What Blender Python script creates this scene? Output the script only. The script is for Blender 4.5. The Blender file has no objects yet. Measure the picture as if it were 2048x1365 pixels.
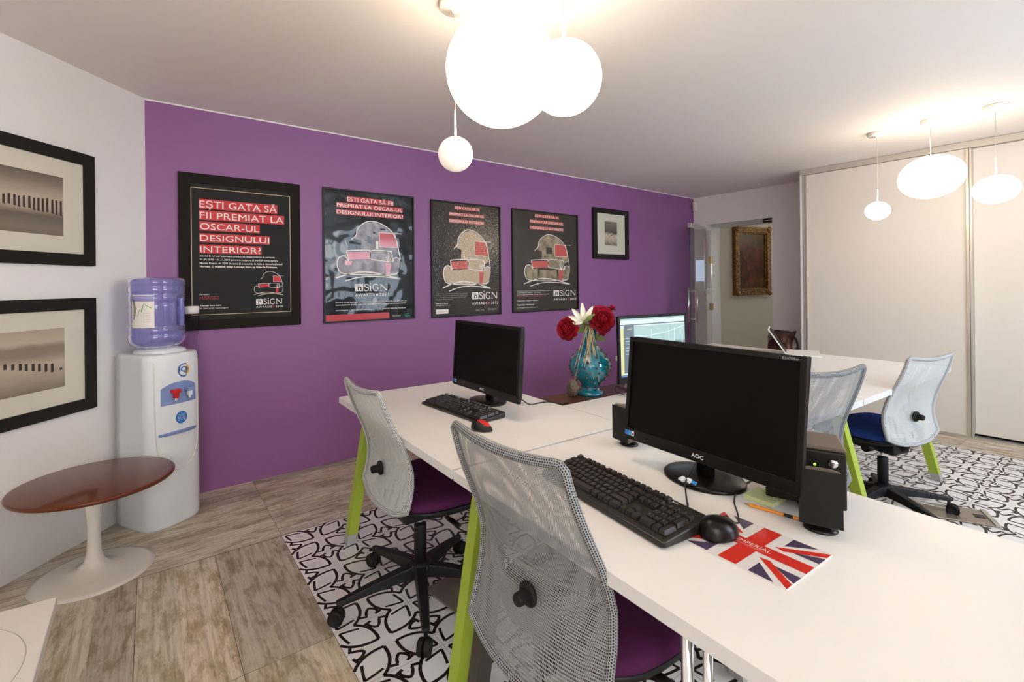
import bpy, math, random
from mathutils import Vector, Matrix
random.seed(7)
S = bpy.context.scene
C = S.collection
PI = math.pi
def R(a): return math.radians(a)

# ---------------------------------------------------------------- camera
YAW, ROLL, F, CY, EYE = R(38.0815), R(-0.58324), 967.13, 568.55, 1.305
fw = Vector((math.sin(YAW), math.cos(YAW), 0)); r0 = Vector((math.cos(YAW), -math.sin(YAW), 0)); u0 = Vector((0, 0, 1))
rt = r0 * math.cos(ROLL) + u0 * math.sin(ROLL); up = -r0 * math.sin(ROLL) + u0 * math.cos(ROLL)
cam_d = bpy.data.cameras.new('camera'); cam = bpy.data.objects.new('camera', cam_d); C.objects.link(cam)
m = Matrix((rt, up, -fw)).transposed().to_4x4(); m.translation = Vector((0, 0, EYE)); cam.matrix_world = m
cam_d.sensor_fit = 'HORIZONTAL'; cam_d.sensor_width = 36; cam_d.lens = F / 2048 * 36
cam_d.shift_y = -(682.5 - CY) / 2048; cam_d.clip_start = 0.05; cam_d.clip_end = 100
S.camera = cam

# ---------------------------------------------------------------- world, daylight, exposure
W = bpy.data.worlds.new('world'); S.world = W; W.use_nodes = True
wn = W.node_tree.nodes; wn['Background'].inputs[0].default_value = (0.62, 0.78, 1.0, 1); wn['Background'].inputs[1].default_value = 1.2
S.view_settings.view_transform = 'Standard'; S.view_settings.look = 'None'; S.view_settings.gamma = 1
S.view_settings.use_curve_mapping = False; S.view_settings.exposure = 0.25
def area(name, loc, target, sx, sy, power, col):
    l = bpy.data.lights.new(name, 'AREA'); l.shape = 'RECTANGLE'; l.size = sx; l.size_y = sy; l.energy = power; l.color = col
    o = bpy.data.objects.new(name, l); C.objects.link(o); o.location = loc
    o.rotation_euler = (Vector(target) - Vector(loc)).to_track_quat('-Z', 'Y').to_euler(); return o
# daylight entering by the windows behind the camera and by the window of the next room
area('daylight_right', (3.4, -2.25, 1.6), (3.4, 2, 1.2), 2.2, 1.3, 78, (0.70, 0.84, 1.0))
area('daylight_left', (-0.8, -2.25, 1.6), (-0.6, 2, 1.2), 1.7, 1.3, 62, (1.0, 0.96, 0.92))
area('daylight_next_room', (9.75, 2.22, 1.53), (6, 2.6, 1.2), 1.0, 0.48, 18, (0.85, 0.93, 1.0))

# unseen fill lights, added behind the camera to brighten ceiling and room
for nm, p_, e_ in (('fill_behind_left', (-0.9, -0.6, 1.75), 18), ('fill_behind_right', (2.6, -0.9, 1.75), 18)):
    l = bpy.data.lights.new(nm, 'POINT'); l.energy = e_; l.color = (1.0, 0.88, 0.74); l.shadow_soft_size = 0.25
    o = bpy.data.objects.new(nm, l); C.objects.link(o); o.location = p_

# ---------------------------------------------------------------- tags
def link(o, parent=None):
    C.objects.link(o)
    if parent is not None: o.parent = parent
    return o
def tag(o, label, cat, group=None, kind=None):
    o['label'] = label; o['category'] = cat
    if group: o['group'] = group
    if kind: o['kind'] = kind
    return o
def thing(name, label, cat, loc=(0, 0, 0), rz=0, group=None):
    o = bpy.data.objects.new(name, None); o.empty_display_size = 0.05; C.objects.link(o)
    o.location = loc; o.rotation_euler = (0, 0, rz); return tag(o, label, cat, group)

# ---------------------------------------------------------------- materials
def mat(name, col, rough=0.5, metal=0.0, coat=0.0, coatr=0.05, trans=0.0, emit=None, es=0.0, ior=1.45, alpha=1.0, spec=None, sheen=0.0, noise=None, bump=None):
    m = bpy.data.materials.new(name); m.use_nodes = True; nt = m.node_tree; b = nt.nodes['Principled BSDF']
    b.inputs['Base Color'].default_value = (*col, 1); b.inputs['Roughness'].default_value = rough; b.inputs['Metallic'].default_value = metal
    b.inputs['Coat Weight'].default_value = coat; b.inputs['Coat Roughness'].default_value = coatr
    b.inputs['Transmission Weight'].default_value = trans; b.inputs['IOR'].default_value = ior; b.inputs['Alpha'].default_value = alpha
    if spec is not None: b.inputs['Specular IOR Level'].default_value = spec
    if sheen: b.inputs['Sheen Weight'].default_value = sheen
    if emit: b.inputs['Emission Color'].default_value = (*emit, 1); b.inputs['Emission Strength'].default_value = es
    if noise or bump:
        tc = nt.nodes.new('ShaderNodeTexCoord')
    if noise:   # (scale, colour2, contrast)
        n = nt.nodes.new('ShaderNodeTexNoise'); n.inputs['Scale'].default_value = noise[0]; n.inputs['Detail'].default_value = 5
        nt.links.new(tc.outputs['Object'], n.inputs['Vector'])
        r = nt.nodes.new('ShaderNodeValToRGB'); r.color_ramp.elements[0].position = 0.5 - noise[2]; r.color_ramp.elements[1].position = 0.5 + noise[2]
        r.color_ramp.elements[0].color = (*col, 1); r.color_ramp.elements[1].color = (*noise[1], 1)
        nt.links.new(n.outputs['Fac'], r.inputs['Fac']); nt.links.new(r.outputs['Color'], b.inputs['Base Color'])
    if bump:    # (scale, strength, distance)
        n = nt.nodes.new('ShaderNodeTexNoise'); n.inputs['Scale'].default_value = bump[0]; n.inputs['Detail'].default_value = bump[3] if len(bump) > 3 else 3
        nt.links.new(tc.outputs['Object'], n.inputs['Vector'])
        bp = nt.nodes.new('ShaderNodeBump'); bp.inputs['Strength'].default_value = bump[1]; bp.inputs['Distance'].default_value = bump[2]
        nt.links.new(n.outputs['Fac'], bp.inputs['Height']); nt.links.new(bp.outputs['Normal'], b.inputs['Normal'])
        if coat: nt.links.new(bp.outputs['Normal'], b.inputs['Coat Normal'])
    return m
M = {}
M['white_wall'] = mat('white_wall_paint', (0.80, 0.77, 0.76), 0.55, bump=(60, 0.08, 0.004))
M['purple_wall'] = mat('purple_wall_paint', (0.262, 0.104, 0.272), 0.5, bump=(45, 0.10, 0.004))
M['ceiling'] = mat('ceiling_paint', (0.86, 0.82, 0.78), 0.7, bump=(20, 0.05, 0.004))
M['corridor'] = mat('corridor_paint', (0.62, 0.59, 0.52), 0.7)
M['desk_white'] = mat('white_laminate', (0.78, 0.765, 0.745), 0.38, bump=(500, 0.05, 0.001))
M['desk_edge'] = mat('desk_edge_band', (0.70, 0.69, 0.69), 0.4)
M['green'] = mat('lime_painted_metal', (0.36, 0.47, 0.050), 0.42)
M['green_shade'] = mat('shaded_green_metal', (0.055, 0.047, 0.036), 0.5)  # green leg metal with its shade put into the dark colour
M['grey_foot'] = mat('clear_grey_foot', (0.38, 0.37, 0.36), 0.35)
M['black'] = mat('black_plastic', (0.009, 0.008, 0.008), 0.4, spec=0.35)
M['black_matte'] = mat('black_matte_plastic', (0.008, 0.0075, 0.0075), 0.6, spec=0.3)
M['black_gloss'] = mat('black_gloss_plastic', (0.006, 0.005, 0.005), 0.3, spec=0.3)
M['key'] = mat('dark_keycap_plastic', (0.026, 0.020, 0.017), 0.36)
M['kbd'] = mat('black_keyboard_case', (0.016, 0.013, 0.010), 0.34)
M['screen'] = mat('black_screen', (0.0030, 0.0025, 0.0025), 0.5, spec=0.12)
M['navy'] = mat('black_nylon', (0.008, 0.0085, 0.010), 0.5, spec=0.35)
M['purple_fab'] = mat('purple_fabric', (0.082, 0.018, 0.066), 0.95, spec=0.1, bump=(900, 0.3, 0.001))
M['blue_fab'] = mat('blue_fabric', (0.018, 0.045, 0.20), 0.95, spec=0.1, bump=(900, 0.3, 0.001))
M['chrome'] = mat('chrome', (0.75, 0.75, 0.75), 0.12, 1.0)
M['steel'] = mat('brushed_steel', (0.55, 0.54, 0.52), 0.3, 1.0)
M['alu'] = mat('champagne_aluminium', (0.62, 0.58, 0.52), 0.35, 0.6)
M['door_white'] = mat('wardrobe_laminate', (0.74, 0.69, 0.62), 0.5)
M['gap'] = mat('dark_gap', (0.01, 0.01, 0.01), 0.9)
M['frame_black'] = mat('black_stained_wood', (0.010, 0.008, 0.007), 0.5, spec=0.35, bump=(90, 0.1, 0.002))
M['frame_dark'] = mat('matt_dark_board', (0.012, 0.008, 0.007), 0.75, spec=0.25)
M['matboard'] = mat('cream_mat_board', (0.66, 0.62, 0.52), 0.6, coat=1.0, coatr=0.02)
M['globe'] = mat('lit_opal_glass', (0.9, 0.88, 0.82), 0.3, emit=(1.0, 0.82, 0.62), es=7.2)
M['globe_dim'] = mat('dim_opal_glass', (0.9, 0.87, 0.80), 0.3, emit=(1.0, 0.90, 0.72), es=0.30)
M['lamp_white'] = mat('lamp_white_metal', (0.8, 0.77, 0.73), 0.4)
M['tulip'] = mat('white_enamel', (0.72, 0.69, 0.64), 0.25, coat=0.5)
M['brown_lac'] = mat('brown_lacquer', (0.120, 0.026, 0.008), 0.3, coat=0.38, coatr=0.03, spec=0.2)
M['cooler'] = mat('cooler_white_plastic', (0.72, 0.75, 0.79), 0.3)
M['cooler_blue'] = mat('cooler_blue_plastic', (0.20, 0.27, 0.52), 0.35)
M['bottle'] = mat('blue_violet_bottle', (0.42, 0.42, 0.84), 0.10, trans=0.72, ior=1.12, coat=1.0)
M['red'] = mat('red_plastic', (0.55, 0.012, 0.012), 0.35)
M['clear'] = mat('clear_plastic', (0.92, 0.9, 0.92), 0.06, trans=1.0, ior=1.12)
M['walnut'] = mat('dark_walnut', (0.060, 0.020, 0.010), 0.35, noise=(9, (0.10, 0.036, 0.018), 0.25))
M['white_pl'] = mat('white_plastic', (0.78, 0.76, 0.73), 0.4)
M['wire'] = mat('black_rubber', (0.012, 0.012, 0.013), 0.5)
M['speaker_mesh'] = mat('black_speaker_cloth', (0.010, 0.010, 0.010), 0.95, bump=(700, 0.5, 0.001))
M['speaker_top'] = mat('charcoal_plastic', (0.11, 0.085, 0.065), 0.45)
M['green_led'] = mat('green_led', (0.1, 0.8, 0.05), 0.4, emit=(0.25, 1.0, 0.05), es=6)
M['orange'] = mat('amber_plastic', (0.80, 0.27, 0.01), 0.2, coat=0.5)
M['note'] = mat('pale_yellow_paper', (0.62, 0.68, 0.36), 0.8)
M['uk_red'] = mat('flag_red', (0.60, 0.030, 0.020), 0.3, coat=0.6)
M['uk_blue'] = mat('flag_navy', (0.075, 0.050, 0.105), 0.3, coat=0.6)
M['uk_white'] = mat('flag_white', (0.72, 0.70, 0.69), 0.3, coat=0.6)
M['txt_white'] = mat('white_print', (0.80, 0.78, 0.75), 0.5)
M['txt_grey'] = mat('grey_print', (0.45, 0.43, 0.40), 0.5)
M['key_txt'] = mat('key_legend', (0.30, 0.29, 0.28), 0.5)
M['blue_sticker'] = mat('blue_sticker', (0.02, 0.16, 0.50), 0.4)
M['light_blue'] = mat('light_blue_plastic', (0.03, 0.30, 0.75), 0.4)
M['toy_white'] = mat('toy_white_plastic', (0.75, 0.77, 0.82), 0.4)
M['gold'] = mat('carved_gilt_wood', (0.30, 0.150, 0.022), 0.35, 0.35, noise=(60, (0.07, 0.025, 0.006), 0.12), bump=(60, 0.7, 0.01))
M['gold_line'] = mat('gold_line', (0.55, 0.45, 0.22), 0.4, 0.4)
M['teal'] = mat('turquoise_glaze', (0.003, 0.220, 0.300), 0.12, coat=1.0, coatr=0.04, noise=(9, (0.004, 0.13, 0.23), 0.22), bump=(30, 0.15, 0.004))
M['stud'] = mat('bronze_stud', (0.10, 0.075, 0.055), 0.35, 0.5)
M['petal_red'] = mat('crimson_petal', (0.46, 0.006, 0.030), 0.6, noise=(30, (0.22, 0.003, 0.014), 0.25))
M['petal_white'] = mat('white_petal', (0.80, 0.78, 0.66), 0.5)
M['leaf'] = mat('leaf_green', (0.16, 0.22, 0.06), 0.5)
M['raffia'] = mat('raffia_straw', (0.55, 0.42, 0.20), 0.7)
M['rock'] = mat('grey_brown_rock', (0.16, 0.13, 0.09), 0.9, noise=(18, (0.05, 0.04, 0.028), 0.15), bump=(22, 0.9, 0.02))
M['bag'] = mat('dark_leather', (0.018, 0.008, 0.006), 0.3, noise=(14, (0.075, 0.024, 0.014), 0.10), bump=(14, 0.7, 0.02))
M['screen_white'] = mat('lit_screen_white', (0.1, 0.1, 0.1), 0.4, emit=(0.72, 0.92, 0.92), es=0.82)
M['screen_sky'] = mat('lit_screen_sky', (0.1, 0.1, 0.1), 0.4, emit=(0.42, 0.66, 0.66), es=0.72)
M['screen_slate'] = mat('lit_screen_slate', (0.05, 0.05, 0.05), 0.4, emit=(0.10, 0.17, 0.22), es=0.75)
M['screen_yellow'] = mat('lit_screen_yellow', (0.1, 0.1, 0.1), 0.4, emit=(0.80, 0.80, 0.28), es=0.75)
M['screen_tree'] = mat('lit_screen_trees', (0.1, 0.1, 0.1), 0.4, emit=(0.20, 0.33, 0.34), es=0.65)
M['screen_blue'] = mat('lit_screen_blue', (0.1, 0.1, 0.1), 0.4, emit=(0.06, 0.20, 0.55), es=0.7)
M['glass'] = mat('clear_glass', (0.97, 0.99, 0.98), 0.0, trans=1.0, ior=1.45)
M['glass_edge'] = mat('dark_glass_edge', (0.02, 0.07, 0.08), 0.15)
M['pane'] = mat('window_glass', (1, 1, 1), 0.0, trans=1.0, ior=1.05)
M['outlet'] = mat('floor_outlet_metal', (0.30, 0.26, 0.22), 0.35, 0.6)
M['papers'] = mat('pink_brochure', (0.42, 0.16, 0.12), 0.4, noise=(25, (0.65, 0.42, 0.36), 0.1))
M['slate'] = mat('dark_blue_plastic', (0.015, 0.022, 0.045), 0.25)
M['brass'] = mat('brass_hinge', (0.30, 0.22, 0.10), 0.35, 0.9)
M['snow'] = mat('snow', (0.75, 0.78, 0.85), 0.9)
M['rain1'] = mat('logo_green', (0.10, 0.40, 0.08), 0.4); M['rain2'] = mat('logo_orange', (0.80, 0.30, 0.03), 0.4); M['rain3'] = mat('logo_blue', (0.03, 0.10, 0.40), 0.4)

def poster_mat(name, col, coat, coatr=0.04, bump=None, rough=0.5):
    return mat(name, col, rough, coat=coat, coatr=coatr, bump=bump)

def mesh_fabric(name, col, pu=0.0055, pv=0.0048, r=0.36):
    m = bpy.data.materials.new(name); m.use_nodes = True; nt = m.node_tree; N = nt.nodes; L = nt.links
    b = N['Principled BSDF']; b.inputs['Base Color'].default_value = (*col, 1); b.inputs['Roughness'].default_value = 0.55
    out = N['Material Output']
    uv = N.new('ShaderNodeUVMap'); sp = N.new('ShaderNodeSeparateXYZ'); L.new(uv.outputs[0], sp.inputs[0])
    def mth(op, a, bv=None, c=None):
        n = N.new('ShaderNodeMath'); n.operation = op
        for i, x in enumerate((a, bv, c)):
            if x is None: continue
            if isinstance(x, (int, float)): n.inputs[i].default_value = x
            else: L.new(x, n.inputs[i])
        return n.outputs[0]
    x = mth('DIVIDE', sp.outputs[0], pu); y = mth('DIVIDE', sp.outputs[1], pv)
    row = mth('FLOOR', y); odd = mth('MODULO', row, 2.0); x2 = mth('ADD', x, mth('MULTIPLY', odd, 0.5))
    fx = mth('SUBTRACT', mth('FRACT', x2), 0.5); fy = mth('SUBTRACT', mth('FRACT', y), 0.5)
    d = mth('ADD', mth('POWER', mth('DIVIDE', fx, r), 2.0), mth('POWER', mth('DIVIDE', fy, r), 2.0))
    hole = mth('LESS_THAN', d, 1.0)
    tr = N.new('ShaderNodeBsdfTransparent'); mx = N.new('ShaderNodeMixShader')
    L.new(hole, mx.inputs[0]); L.new(b.outputs[0], mx.inputs[1]); L.new(tr.outputs[0], mx.inputs[2]); L.new(mx.outputs[0], out.inputs[0])
    return m
M['mesh'] = mesh_fabric('white_mesh_fabric', (0.60, 0.62, 0.61), 0.0040, 0.0036, 0.34)
M['mesh_rim'] = mesh_fabric('white_mesh_over_rim', (0.58, 0.60, 0.60), 0.0058, 0.0052, 0.34)
M['mesh_grey'] = mesh_fabric('grey_mesh_fabric', (0.30, 0.31, 0.32), 0.0042, 0.0038, 0.38)
M['mesh_grey_rim'] = mesh_fabric('grey_mesh_over_rim', (0.33, 0.345, 0.36), 0.0060, 0.0054, 0.36)
M['rim_core'] = mat('grey_rim_core', (0.030, 0.034, 0.040), 0.7)

def plank_mat():
    m = bpy.data.materials.new('wood_look_tile'); m.use_nodes = True; nt = m.node_tree; N = nt.nodes; L = nt.links; b = N['Principled BSDF']
    b.inputs['Roughness'].default_value = 0.38
    uv = N.new('ShaderNodeUVMap'); at = N.new('ShaderNodeAttribute'); at.attribute_name = 'board'; 
    mp = N.new('ShaderNodeMapping'); mp.inputs['Scale'].default_value = (4, 70, 1); L.new(uv.outputs[0], mp.inputs[0])
    n1 = N.new('ShaderNodeTexNoise'); n1.inputs['Scale'].default_value = 1; n1.inputs['Detail'].default_value = 8; n1.inputs['Roughness'].default_value = 0.65; n1.inputs['Distortion'].default_value = 0.15; L.new(mp.outputs[0], n1.inputs[0])
    mp2 = N.new('ShaderNodeMapping'); mp2.inputs['Scale'].default_value = (5, 15, 1); L.new(uv.outputs[0], mp2.inputs[0])
    n2 = N.new('ShaderNodeTexNoise'); n2.inputs['Scale'].default_value = 1; n2.inputs['Detail'].default_value = 6; n2.inputs['Roughness'].default_value = 0.7; n2.inputs['Distortion'].default_value = 0.15; L.new(mp2.outputs[0], n2.inputs[0])
    r1 = N.new('ShaderNodeValToRGB'); L.new(n1.outputs['Fac'], r1.inputs[0])
    e = r1.color_ramp.elements; e[0].position = 0.30; e[0].color = (0.36, 0.30, 0.215, 1); e[1].position = 0.50; e[1].color = (0.56, 0.495, 0.40, 1)
    e2 = r1.color_ramp.elements.new(0.70); e2.color = (0.68, 0.62, 0.53, 1)
    r2 = N.new('ShaderNodeValToRGB'); L.new(n2.outputs['Fac'], r2.inputs[0]); e = r2.color_ramp.elements
    e[0].position = 0.41; e[0].color = (0.52, 0.445, 0.30, 1); e[1].position = 0.53; e[1].color = (1, 1, 1, 1)
    mx = N.new('ShaderNodeMix'); mx.data_type = 'RGBA'; mx.blend_type = 'MULTIPLY'; mx.inputs[0].default_value = 0.75
    L.new(r1.outputs[0], mx.inputs[6]); L.new(r2.outputs[0], mx.inputs[7])
    mx2 = N.new('ShaderNodeMix'); mx2.data_type = 'RGBA'; mx2.blend_type = 'MULTIPLY'; mx2.inputs[0].default_value = 1
    L.new(mx.outputs[2], mx2.inputs[6]); L.new(at.outputs['Color'], mx2.inputs[7]); L.new(mx2.outputs[2], b.inputs['Base Color'])
    bp = N.new('ShaderNodeBump'); bp.inputs['Strength'].default_value = 0.15; bp.inputs['Distance'].default_value = 0.002; L.new(n1.outputs['Fac'], bp.inputs['Height']); L.new(bp.outputs[0], b.inputs['Normal'])
    return m
M['plank'] = plank_mat()
M['grout'] = mat('grout', (0.20, 0.15, 0.11), 0.8)
M['tile_white'] = mat('white_cement_tile', (0.78, 0.76, 0.76), 0.32, noise=(3, (0.73, 0.71, 0.71), 0.2))
M['tile_black'] = mat('tile_black_pattern', (0.016, 0.008, 0.008), 0.4)

# ---------------------------------------------------------------- mesh builder
class MB:
    def __init__(s): s.v = []; s.f = []; s.m = []; s.mats = []; s.sm = []; s.uv = {}; s.col = {}
    def mi(s, m):
        if m not in s.mats: s.mats.append(m)
        return s.mats.index(m)
    def face(s, pts, m, smooth=False, uv=None, col=None):
        b = len(s.v); s.v += [tuple(p) for p in pts]; s.f.append(tuple(range(b, b + len(pts)))); s.m.append(s.mi(m)); s.sm.append(smooth)
        if uv: s.uv[len(s.f) - 1] = uv
        if col: s.col[len(s.f) - 1] = col
    def grid(s, P, m, smooth=True, cu=False, cv=False, uv=None, flip=False):
        nu, nv = len(P), len(P[0]); b = len(s.v)
        for r in P: s.v += [tuple(p) for p in r]
        for i in range(nu if cu else nu - 1):
            for j in range(nv if cv else nv - 1):
                i2, j2 = (i + 1) % nu, (j + 1) % nv
                q = [b + i * nv + j, b + i * nv + j2, b + i2 * nv + j2, b + i2 * nv + j]
                if flip: q.reverse()
                s.f.append(tuple(q)); s.m.append(s.mi(m)); s.sm.append(smooth)
                if uv:
                    k = [uv[i][j], uv[i][j2], uv[i2][j2], uv[i2][j]]
                    if flip: k.reverse()
                    s.uv[len(s.f) - 1] = k
    def box(s, c, d, m, rot=None, open_=()):
        x, y, z = d[0] / 2, d[1] / 2, d[2] / 2; b = len(s.v); Rm = rot or Matrix.Identity(3)
        for sx in (-x, x):
            for sy in (-y, y):
                for sz in (-z, z): s.v.append(tuple(Rm @ Vector((sx, sy, sz)) + Vector(c)))
        for f in ((0, 1, 3, 2), (4, 6, 7, 5), (0, 4, 5, 1), (2, 3, 7, 6), (0, 2, 6, 4), (1, 5, 7, 3)):
            s.f.append(tuple(b + i for i in f)); s.m.append(s.mi(m)); s.sm.append(False)
    def b2(s, lo, hi, m): s.box([(a + b) / 2 for a, b in zip(lo, hi)], [abs(b - a) for a, b in zip(lo, hi)], m)
    def lathe(s, prof, m, n=32, c=(0, 0, 0), rot=None, sx=1, sy=1, smooth=True, cap=True):
        Rm = rot or Matrix.Identity(3); P = []
        for r, z in prof: P.append([Rm @ Vector((r * sx * math.cos(2 * PI * k / n), r * sy * math.sin(2 * PI * k / n), z)) + Vector(c) for k in range(n)])
        s.grid(P, m, smooth, cv=True, flip=False)
        if cap:
            if prof[0][0] > 1e-5: s.face(P[0][::-1], m)
            if prof[-1][0] > 1e-5: s.face(P[-1], m)
    def tube(s, pts, r, m, n=8, closed=False, smooth=True, cap=True, flat=1.0):
        pts = [Vector(p) for p in pts]; K = len(pts); P = []; prev = None
        for i, p in enumerate(pts):
            a = pts[(i - 1) % K] if (closed or i > 0) else p; b = pts[(i + 1) % K] if (closed or i < K - 1) else p
            t = (b - a).normalized()
            if prev is None: q = t.cross(Vector((0, 0, 1))); q = q if q.length > 1e-3 else t.cross(Vector((1, 0, 0)))
            else: q = prev - t * prev.dot(t)
            q.normalize(); prev = q; w = t.cross(q); rr = r[i] if isinstance(r, (list, tuple)) else r
            P.append([p + (q * math.cos(2 * PI * k / n) + w * math.sin(2 * PI * k / n) * flat) * rr for k in range(n)])
        s.grid(P, m, smooth, cu=closed, cv=True)
        if cap and not closed: s.face(P[0][::-1], m); s.face(P[-1], m)
    def prism(s, poly, z0, z1, m, mt=None, M4=None):
        f = (lambda p: M4 @ Vector(p)) if M4 else (lambda p: p); n = len(poly)
        s.face([f((x, y, z1)) for x, y in poly], mt or m); s.face([f((x, y, z0)) for x, y in reversed(poly)], m)
        for i in range(n):
            a, b = poly[i], poly[(i + 1) % n]; s.face([f((a[0], a[1], z0)), f((b[0], b[1], z0)), f((b[0], b[1], z1)), f((a[0], a[1], z1))], m)
    def sphere(s, c, r, m, n=24, sc=(1, 1, 1), rot=None):
        Rm = rot or Matrix.Identity(3); P = []; h = n // 2
        for i in range(h + 1):
            a = -PI / 2 + PI * i / h; P.append([Rm @ Vector((r * math.cos(a) * math.cos(2 * PI * k / n) * sc[0], r * math.cos(a) * math.sin(2 * PI * k / n) * sc[1], r * math.sin(a) * sc[2])) + Vector(c) for k in range(n)])
        s.grid(P, m, True, cv=True)
    def build(s, name, parent=None, bev=0.0, seg=2, loc=None, rz=0, kind=None, merge=True):
        me = bpy.data.meshes.new(name); me.from_pydata(s.v, [], s.f)
        for mm in s.mats: me.materials.append(M[mm] if isinstance(mm, str) else mm)
        me.polygons.foreach_set('material_index', s.m); me.polygons.foreach_set('use_smooth', s.sm)
        if s.uv:
            ul = me.uv_layers.new(name='UVMap')
            for fi, uvs in s.uv.items():
                for k, li in enumerate(me.polygons[fi].loop_indices): ul.data[li].uv = uvs[k]
        if s.col:
            ca = me.color_attributes.new('board', 'FLOAT_COLOR', 'CORNER')
            for fi, c in s.col.items():
                for li in me.polygons[fi].loop_indices: ca.data[li].color = (*c, 1)
        if merge and not s.uv:
            import bmesh; bm = bmesh.new(); bm.from_mesh(me); bmesh.ops.remove_doubles(bm, verts=bm.verts, dist=1e-6); bm.to_mesh(me); bm.free()
        me.update()
        o = bpy.data.objects.new(name, me); link(o, parent)
        if loc is not None: o.location = loc
        o.rotation_euler = (0, 0, rz)
        if bev:
            b = o.modifiers.new('bevel', 'BEVEL'); b.width = bev; b.segments = seg; b.limit_method = 'ANGLE'; b.angle_limit = R(40)
        if kind: o['kind'] = kind
        return o
def Rz(a): return Matrix.Rotation(a, 3, 'Z')
def Rx(a): return Matrix.Rotation(a, 3, 'X')
def Ry(a): return Matrix.Rotation(a, 3, 'Y')
def structure(mb, name, **k):
    o = mb.build(name, kind='structure', **k); return o

# text as mesh polygons, fitted to a box, on a local plane (x right, z up, facing -y)
_tc = {}
def glyphs(s, bold=0.0, sp=1.0):
    k = (s, bold, sp)
    if k in _tc: return _tc[k]
    cu = bpy.data.curves.new('t', 'FONT'); cu.body = s; cu.size = 1; cu.offset = bold; cu.resolution_u = 3; cu.space_character = sp
    ob = bpy.data.objects.new('t', cu); C.objects.link(ob); bpy.context.view_layer.update()
    dg = bpy.context.evaluated_depsgraph_get(); me = bpy.data.meshes.new_from_object(ob.evaluated_get(dg))
    V = [tuple(v.co) for v in me.vertices]; Fc = [tuple(p.vertices) for p in me.polygons]
    bpy.data.objects.remove(ob); bpy.data.curves.remove(cu); bpy.data.meshes.remove(me); _tc[k] = (V, Fc); return _tc[k]
def text(mb, s, x0, z0, x1, z1, m, bold=0.0, y=-0.0006, put=None, cap=None, sp=1.0):
    V, Fc = glyphs(s, bold, sp)
    if not V: return
    xs = [v[0] for v in V]; ys = [v[1] for v in V]; a, b = min(xs), max(xs); c, d = min(ys), max(ys)
    if cap: c, d = 0.0, 0.73
    kx = (x1 - x0) / (b - a); kz = (z1 - z0) / (d - c)
    put = put or (lambda x, z: (x, y, z)); base = len(mb.v); mb.v += [tuple(put(x0 + (v[0] - a) * kx, z0 + (v[1] - c) * kz)) for v in V]
    i = mb.mi(m)
    for f in Fc: mb.f.append(tuple(base + k for k in f)); mb.m.append(i); mb.sm.append(False)
def stroke(mb, pts, w, m, put, closed=False):
    """flat ribbon along a 2-D polyline"""
    P = [Vector(p) for p in pts]; n = len(P); Lf = []; Rt = []
    for i in range(n):
        a = P[i - 1] if (i > 0 or closed) else P[i]; b = P[(i + 1) % n] if (i < n - 1 or closed) else P[i]
        t = b - a; t = t.normalized() if t.length > 1e-9 else Vector((1, 0)); q = Vector((-t.y, t.x))
        k = 1.0
        if 0 < i < n - 1 or closed:
            t1 = (P[i] - P[i - 1]).normalized(); c = max(0.45, q.dot(Vector((-t1.y, t1.x)))); k = 1 / c
        Lf.append(P[i] + q * w / 2 * k); Rt.append(P[i] - q * w / 2 * k)
    for i in range(n if closed else n - 1):
        j = (i + 1) % n; mb.face([put(*Lf[i]), put(*Rt[i]), put(*Rt[j]), put(*Lf[j])], m)
def smooth_pts(P, n=6, closed=False):
    P = [Vector(p) for p in P]; K = len(P); out = []
    for i in range(K if closed else K - 1):
        p0 = P[i - 1] if (i > 0 or closed) else P[i]; p1 = P[i]; p2 = P[(i + 1) % K]; p3 = P[(i + 2) % K] if (i + 2 < K or closed) else P[i + 1]
        for j in range(n):
            t = j / n; out.append(0.5 * ((2 * p1) + (p2 - p0) * t + (2 * p0 - 5 * p1 + 4 * p2 - p3) * t * t + (3 * p1 - p0 - 3 * p2 + p3) * t ** 3))
    if not closed: out.append(P[-1])
    return out

# desk frame: rotated a little against the room
TH = -0.048794
def d2w(u, v, z=0.0): c, s = math.cos(TH), math.sin(TH); return Vector((c * u - s * v, s * u + c * v, z))

# ================================================================= SETTING
H = 2.441; YP = 3.636; XL = 0.063; XR = 5.988; XW = 5.396
LA = R(47.8); lt = Vector((math.cos(LA), math.sin(LA), 0)); ln = Vector((math.sin(LA), -math.cos(LA), 0)); LC = Vector((XL, YP, 0))
LB = LC - lt * 4.1
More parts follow.
